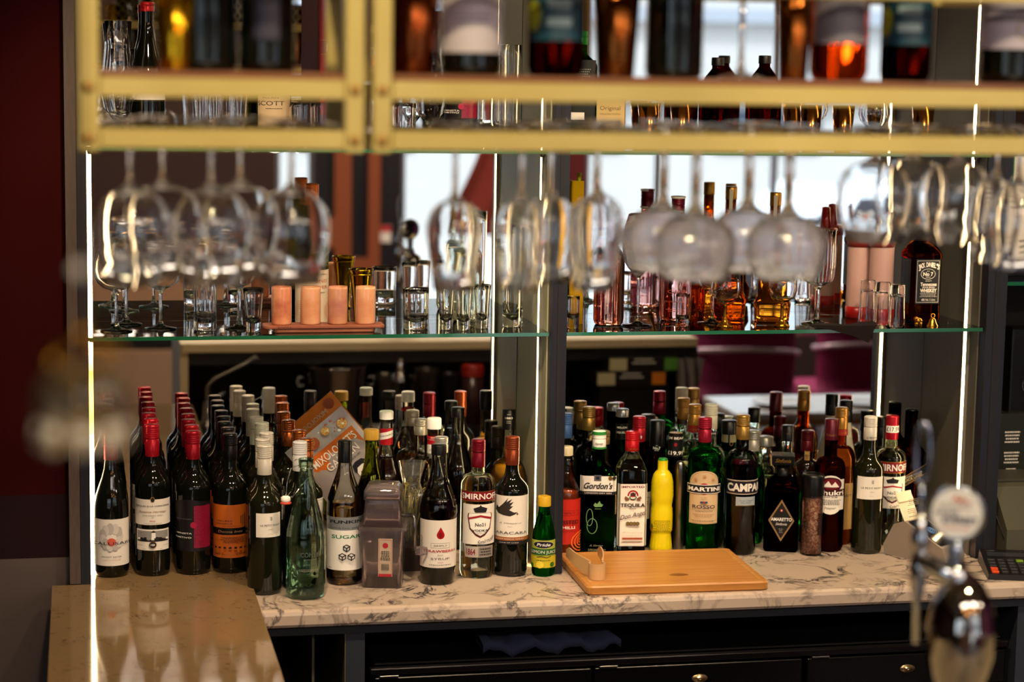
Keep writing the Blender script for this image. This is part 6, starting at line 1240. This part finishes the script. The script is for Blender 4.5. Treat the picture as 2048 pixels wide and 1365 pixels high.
def store(px, Y, lab):
    x = W(px, 540, Y=Y).x; zt = W(px, 472, Y=Y).z-MZ; R = .0285; t = thing('pourer_tub', lab, 'container', (x, Y, MZ+.0003), 0, 'red-lidded tubs')
    obj('tub', MB().lathe([(R*.96, zt*.14), (R*.98, zt*.16), (R*.98, zt*.86), (R*.96, zt*.87)], 40), mat('b8948c', .3, sss=.3), t); RP = mat('a01414', .3, coat=.3)
    obj('foot_cap', MB().lathe([(0, 0), (R, 0), (R, zt*.138), (R*.96, zt*.139), (0, zt*.139)], 40), RP, t); obj('collar', MB().lathe([(R*.9, zt*.871), (R*1.03, zt*.872), (R*1.05, zt*.99), (R*.9, zt), (0, zt)], 40), RP, t)
    obj('pour_spout', MB().lathe([(R*.5, zt+.0005), (R*.4, zt+.02), (R*.35, zt+.05), (0, zt+.052)], 28), RP, t)
store(1718, -.115, 'red-lidded translucent pourer tub, the left one nearer the crystal goblet'); store(1763, -.165, 'red-lidded translucent pourer tub, the right one beside the whiskey')
def jack():
    (x, y), z = place(1846, 462, -.185); H = z-MZ; R = .0375
    def lab_jd(w, h):
        g = mat('a8a49c', .4); L_ = [('r', 0, 0, w, h, mat('0b0c12', .4)), ('f', 0, 0, w*.9, h*.93, .0006, PAPER), ('o', 0, .17*h, w*.30, .0009, PAPER, h*.12), ('t', 0, .17*h, .0082, 'No 7', PAPER, {'b': .03}), ('t', 0, .235*h, .0024, 'OLD', PAPER), ('t', 0, .10*h, .0024, 'BRAND', PAPER)]
        for i, ch in enumerate('JACK DANIEL\'S'):
            if ch == ' ': continue
            u = (i-6)/6.2; L_.append(('t', u*w*.40, .385*h-.030*h*(u*u)*2, .0105, ch, PAPER, {'b': .03, 'w': .0052, 'a': -u*14}))
        return L_+[('t', 0, .02*h, .0026, 'QUALITY', PAPER), ('t', 0, -.055*h, .0080, 'Tennessee', PAPER, {'w': .66*w, 'b': .02, 's': .1}), ('t', 0, -.125*h, .0030, 'SOUR MASH', PAPER, {'w': .5*w, 'b': .02}), ('t', 0, -.195*h, .0078, 'WHISKEY', PAPER, {'w': .68*w, 'b': .035}), ('l', 0, -.26*h, .7*w, 3, .0036, g), ('t', 0, -.40*h, .0050, '40% Vol. 1 Litre', PAPER, {'w': .56*w})]
    zt, zb = W(1860, 519, Y=-.22).z-MZ, W(1860, 608, Y=-.22).z-MZ; h = zt-zb; zc = (zt+zb)/2; w = .060
    pf = [(0, .003, 1), (R*.85, 0, 1), (R*.98, .004, 1), (R, .010, 1), (R*.97, H*.14, 1), (R*.965, H*.70, 1), (R, H*.715, 1), (R*.98, H*.76, .9), (R*.8, H*.82, .6), (R*.58, H*.88, .3), (.0165, H*.905, 0), (.0155, H*.93, 0), (.0155, H*.99, 0)]
    b = bottle('square Tennessee whiskey bottle with its black label on the middle shelf', (x, y), R, H, pf, (glassm('a04c10', 0, 1.4), .76), (BLK, .03, 'plain'), [('label', lab_jd(w, h), lambda u, v, hh: (u, -R-.0004-hh, v+zc)), ('side_label', [('r', 0, 0, w*.9, h, mat('0b0c12', .4)), ('t', -.018, 0, .004, 'No.7', GREY, {'a': 90}), ('f', 0, 0, w*.4, h*.9, .0005, GREY)], lambda u, v, hh: (-R-.0004-hh, -u, v+zc))], None, rz=.02, z0=MZ+.0003, capr=.0172)
jack()
bl_ = thing('brass_bell', 'tiny brass bell standing on the shelf before the whiskey bottle', 'bell', (W(1865, 640, Y=-.29).x, -.29, MZ+.0003)); obj('bell', MB().lathe([(.0130, 0), (.0120, .003), (.009, .008), (.0065, .016), (.003, .019), (0, .0195)], 28), BRASS, bl_); obj('loop', MB().tube([(.0045*math.cos(a), 0, .0235+.0045*math.sin(a)) for a in [2*PI*k/14 for k in range(14)]], .0014, 6, close=True), BRASS, bl_)
fg = thing('brass_figurine', 'tiny brass animal figurine left of the little bell', 'figurine', (W(1837, 640, Y=-.285).x, -.285, MZ+.0003)); obj('body', MB().sphere((0, 0, .0115), .0075, 8, sc=(1.2, .9, 1)).sphere((-.007, -.002, .017), .005, 8).sphere((-.010, -.003, .0155), .0022, 6), BRASS, fg)
for sx in (-1, 1):
    for sy in (-1, 1): obj('leg', MB().lathe([(0, 0), (.0025, 0), (.0022, .008), (0, .009)], 12, cx=sx*.005, cy=sy*.0035), BRASS, fg)
def napkin():
    t = thing('napkin', 'dark brown paper napkin hanging over the edge of the middle shelf', 'napkin', (0, 0, 0))
    pts_ = [((1617, 652), -.3285, .0), ((1640, 646), -.30, .0), ((1752, 640), -.295, 0), ((1750, 644), -.335, 0), ((1737, 686), -.345, 0), ((1700, 672), -.342, 0), ((1660, 657), -.338, 0)]
    A = [W(1618, 651, Y=-.331), W(1640, 644, Z=MZ+.002), W(1690, 650, Z=MZ+.002), W(1752, 638, Z=MZ+.002)]
    Bq = [W(1626, 655, Y=-.333), W(1662, 660, Y=-.336), W(1702, 672, Y=-.34), W(1737, 686, Y=-.346)]
    Mi = [W(1620, 652.5, Y=-.332), W(1652, 651, Y=-.3305), W(1700, 653, Y=-.3305), W(1751, 652, Y=-.3305)]
    vs = [tuple(p) for p in A+Mi+Bq]; vs2 = [(x+.0004, y-.0008, z+.0006) for x, y, z in vs]; fs = []
    for j in range(2):
        for i in range(3): f = [4*j+i, 4*j+i+1, 4*j+5+i, 4*j+4+i]; fs += [f, [12+q for q in f][::-1]]
    c = Vector(vs[5]); t.location = c; obj('sheet', MB().add([tuple(Vector(v)-c) for v in vs+vs2], fs), mat('0f0706', .9, spec=.2), t)
napkin()

# ------------------------------------------------------------ upper shelf
gob(236, 42, -.16, 'curvy hurricane glass at the left end of the upper shelf', [(.03, .4), (.12, .8), (.28, 1), (.5, .88), (.75, .72), (1, .84)], .034, .030, .045, z0=UZ, n_='hurricane_glass')
gob(243, 60, -.06, 'second hurricane glass against the mirror on the upper shelf', [(.03, .4), (.12, .8), (.28, 1), (.5, .88), (.75, .72), (1, .84)], .034, .030, .045, z0=UZ, n_='hurricane_glass', H=.20)
B(295, 40, -.10, .0365, P_burgundy, DARKG, 'red-capped wine with a pale label on the upper shelf', (mat('c01a24', .3, .4), .02), [(150, 200, 76, 'c', lambda w, h: [('r', 0, 0, w, h, PAPER)]+[('o', .1*w, .1*h, .003+.003*k, .0004, GREY) for k in range(4)])], z0=UZ, H=.30, name='wine_bottle')
for i, (px, Y) in enumerate(((402, -.22), (430, -.2), (478, -.19))): tumbler(px, 178, Y, .013, .019, 'small flared glass on the upper shelf, '+('left of', 'middle of', 'right of')[i]+' the trio', z0=UZ, base=.012, name='shot_glass')
B(548, -60, -.12, .0375, P_burgundy, (glassm('6a6a14', 0, 1.45), .8), 'olive-green white wine bottle with a name label on the upper shelf', (mat('b8b8a8', .3, .4), .05), [(185, 262, 62, 'c', lambda w, h: [('r', 0, 0, w, h, mat('cdb28c', .5)), ('t', -.1*w, .36*h, .0036, 'ALLAN', INK, {'w': .44*w}), ('t', -.1*w, .22*h, .0095, 'SCOTT', INK, {'w': .74*w}), ('l', 0, .08*h, .6*w, 1, .003, INK)])], z0=UZ, H=.31, name='wine_bottle')
kb = thing('rum_carton', 'tall red and brown rum gift carton on the upper shelf', 'box', (W(690, 200, Y=-.16).x, -.16, UZ+.0003), -.32); obj('carton', MB().rbox(-.045, .045, -.045, .045, 0, .34, .002), mat('8c0c1c', .4), kb)
obj('side_panel', MB().box(-.0465, -.0452, -.044, .044, .001, .339), mat('5a2418', .45), kb)
art([('r', 0, .225, .089, .001, GOLD), ('r', 0, .195, .089, .001, GOLD), ('r', 0, .21, .088, .028, mat('780a18', .4)), ('t', .004, .209, .017, 'KHUKRI', PAPER, {'w': .072, 'b': .02}), ('p', [(-.03, .232), (-.02, .245), (-.01, .236), (0, .25), (.012, .236), (.03, .232)], mat('5a0a14', .4))], flat(-.0454), 0, name='carton_print', parent=kb)
for i, (px, Y, l) in enumerate(((606, -.16, 'behind, left of the rum carton'), (648, -.25, 'in front of the rum carton'), (805, -.24, 'right of the rum carton'))): tumbler(px, 206, Y, .0285, .0295, 'ribbed rocks glass on the upper shelf, '+l, rib=.02, nr=34, base=.01, z0=UZ, name='rocks_glass')
tumbler(742, 90, -.14, .022, .024, 'tall clear glass on the upper shelf behind the yellow double post', z0=UZ, base=.01, name='collins_glass')
gob(862, 60, -.12, 'curvy clear glass on the upper shelf left of the central post', [(.03, .4), (.12, .8), (.28, 1), (.5, .88), (.75, .72), (1, .84)], .034, .030, .045, z0=UZ, n_='hurricane_glass')
B(925, 0, -.15, .0365, P_bordeaux, DARKG, 'black-labelled wine bottle on the upper shelf left of the central strip', (DRCAP, .06), [(190, 240, 70, 'c', lab_lum)], z0=UZ, H=.30, name='wine_bottle')
for i, (px, Y) in enumerate(((1022, -.22), (1010, -.10))): tumbler(px, 90, Y, .021, .0235, 'tall collins glass on the upper shelf, '+('nearest the edge by the central post', 'at the mirror by the central post')[i], z0=UZ, base=.012, name='collins_glass')
B(1163, 62, -.15, .037, lambda R, H: P_sq(R, H, .70, .80), (EMER, .8), 'green bottle with a black back label on the upper shelf', (mat('1c8a2c', .3, .3), .03), [(120, 245, 60, 'f', lambda w, h: [('r', 0, 0, w, h, mat('10110e', .4)), ('d', -.3*w, -.15*h, .006, mat('5a1420', .4)), ('f', .1*w, .1*h, .3*w, .05*h, .0005, PAPER), ('l', 0, .35*h, .7*w, 4, .005, GREY), ('r', -.1*w, -.40*h, .5*w, .12*h, PAPER)])], z0=UZ)
gm = thing('whisky_carton', 'cream whisky gift carton with fine print on the upper shelf', 'box', (W(1222, 200, Y=-.15).x, -.15, UZ+.0003), -.3); obj('carton', MB().rbox(-.032, .032, -.032, .032, 0, .13, .002), mat('c8ac70', .5), gm)
art([('t', 0, .088, .009, 'Original', mat('6a5a3c', .5), {'w': .045}), ('t', 0, .075, .0035, 'SINGLE MALT SCOTCH', mat('8a7a4c', .5), {'w': .045}), ('t', 0, .058, .0042, 'OUR ORIGINAL 10', INK, {'w': .045}), ('l', 0, .048, .048, 4, .006, INK)], flat(-.0322), 0, name='carton_print', parent=gm)
def monk(px, py, Y, lab):
    B(px, py, Y, .040, lambda R, H: [(0, .004), (R*.85, 0), (R, .005), (R, H*.50), (R*.98, H*.60), (R*.88, H*.70), (R*.66, H*.79), (R*.42, H*.85), (.0125, H*.88), (.0125, H*.99)], (glassm('7a2410', 0, 1.4), .82), lab, (BLK, .018, 'knurl'), z0=UZ, capr=.0140, rib=(.012, 12, .1, .6))
monk(1436, 115, -.14, 'squat dark rum bottle with a black cap, the left one on the upper shelf'); monk(1530, 111, -.15, 'squat dark rum bottle with a black cap, second from the left on the upper shelf')
def beaker(px, Y, lab, H=.17, z0=UZ, R=.036, m_=None, nm='copper_tumbler'):
    x = W(px, 150, Y=Y).x; o = obj(nm, MB().lathe([(0, 0), (R*.66, 0), (R*.68, .002), (R, H), (R*.97, H), (R*.64, .004), (0, .004)], 40), m_ or mat('a8702c', .14, 1), None, (x, Y, z0)); return tag(o, lab, 'tumbler', 'tall metal tumblers')
for i, px in enumerate((1300, 1365, 1625, 1690, 1850)): beaker(px, -.15-.02*(i % 2), 'tall golden metal tumbler on the upper shelf, '+('left of the squat rum bottles', 'touching the first squat rum bottle', 'right of the squat rum bottles', 'second right of the squat rum bottles', 'at the right panel')[i], H=.10, R=.026)
gob(1750, 196, -.2, 'low clear stemmed glass on the upper shelf at the right', COUPE, .036, .03, .05, z0=UZ)

# ------------------------------------------------------------ bottles and tumblers standing on the yellow rack (out of focus)
RZ = 1.9922
def RB(px, R, lab, glass, labs=(), H=.30, prof=P_bordeaux, cap=(BCAP, .055), Y=-2.01, **kw):
    p = W(px, 100, Y=Y); d = math.hypot(p.x, Y+4.6173); s = d/FPX; out = []
    for (z0_, z1_, wpx, fn) in labs:
        h = z1_-z0_; zc = (z0_+z1_)/2; w = 2*R*math.asin(min(.99, wpx*s/2/R)); out.append(('label', fn(w, h), (lambda zc: lambda u, v, hh: cyl(R)(u, v+zc, hh))(zc)))
    return bottle(lab, (p.x, Y), R, H, prof(R, H), glass, cap, out, kw.pop('liquid', None), rz=-math.atan2(p.x, Y+4.6173), z0=RZ, name='wine_bottle' if prof is P_bordeaux else 'bottle', **kw)
t = beaker(350, -2.03, 'shiny gold tumbler at the left end of the yellow rack', H=.18, z0=RZ, R=.030, m_=mat('c8981c', .15, 1), nm='gold_tumbler')
RB(412, .0375, 'black bottle on the left rack section, next to the gold tumbler', DARKG); RB(534, .035, 'black bottle with a faint painted grey reflection on the left rack section', DARKG, [(.04, .12, 50, lambda w, h: [('r', 0, 0, w, h, mat('2c2a3c', .4))])])  # grey patch on the second bottle is a reflection painted onto the glass
beaker(825, -2.02, 'tall copper tumbler on the right rack section beside the double post', H=.19, z0=RZ, R=.040, m_=mat('7a3c1c', .22, 1))
def lab_flower(w, h): return [('r', 0, 0, w, h, mat('bdb4bc', .5)), ('d', -.05*w, .12*h, .011, mat('6a2a4c', .5)), ('d', .35*w, .1*h, .006, mat('5a7a2c', .5)), ('d', -.4*w, .35*h, .007, mat('6a7a2c', .5)), ('l', 0, -.2*h, .6*w, 3, .006, mat('8a7a94', .5))]
RB(942, .0395, 'dark bottle with a pale purple-spotted label on the yellow rack', DARKG, [(.028, .20, 118, lab_flower)], H=.31)
def lab_teal(w, h): return [('r', 0, 0, w, h, mat('143c4c', .4)), ('d', .05*w, .3*h, .014, mat('b8a894', .5)), ('d', .05*w, .32*h, .010, mat('3a2440', .5)), ('r', .05*w, -.05*h, .4*w, .10*h, mat('9ab4b8', .5)), ('r', .05*w, -.28*h, .4*w, .10*h, mat('9ab4b8', .5)), ('d', -.4*w, -.2*h, .012, mat('8a8c1c', .5), .02), ('d', -.4*w, .3*h, .010, mat('2c5a2c', .5), .02)]
AB = (glassm('5c2008', 0, 1.4), .8)
RB(1112, .0370, 'brown bottle with a teal label on the rack, left of the copper cone', AB, [(.045, .15, 100, lab_teal)], H=.28, prof=lambda R, H: P_round(R, H))
beaker(1230, -2.02, 'tall copper tumbler left of the black bottle on the rack', H=.19, z0=RZ, R=.036, m_=mat('7a441c', .22, 1))
RB(1348, .0375, 'plain black bottle in the middle of the right rack section', DARKG)
p = W(1483, 100, Y=-2.0); tag(obj('flute_glass', gobj(stem_prof(.030, .24, .12, .028, WINE), .0013, .24, .12), CLEAR, None, (p.x, -2.0, RZ)), 'tall stemmed glass standing upright on the yellow rack', 'glass')
beaker(1585, -2.02, 'slim copper tumbler right of the upright stemmed glass', H=.19, z0=RZ, R=.028, m_=mat('7a441c', .22, 1))
def lab_grey(w, h): return [('r', 0, 0, w, h, mat('6c6874', .4)), ('p', [(-.5*w, .5*h), (.5*w, .5*h), (.3*w, .36*h), (0, .44*h), (-.3*w, .36*h)], mat('5c1020', .4))]
RB(1678, .0385, 'glowing orange bottle with a grey and red label on the yellow rack', (glassm('f0883c', 0, 1.4), .8), [(.048, .19, 100, lab_grey)], H=.28, prof=lambda R, H: P_round(R, H))
RB(1812, .0335, 'brown bottle with a teal label on the rack, right of the orange bottle', AB, [(.048, .15, 90, lab_teal)], H=.28, prof=lambda R, H: P_round(R, H))
RB(2015, .0390, 'dark bottle with a smudged white label at the right edge of the rack', DARKG, [(.045, .13, 110, lambda w, h: [('r', 0, 0, w, h, mat('a8a0b0', .5)), ('l', 0, .25*h, .7*w, 3, .012, INK), ('o', .2*w, -.2*h, .012, .002, mat('8a7a4c', .5))])])
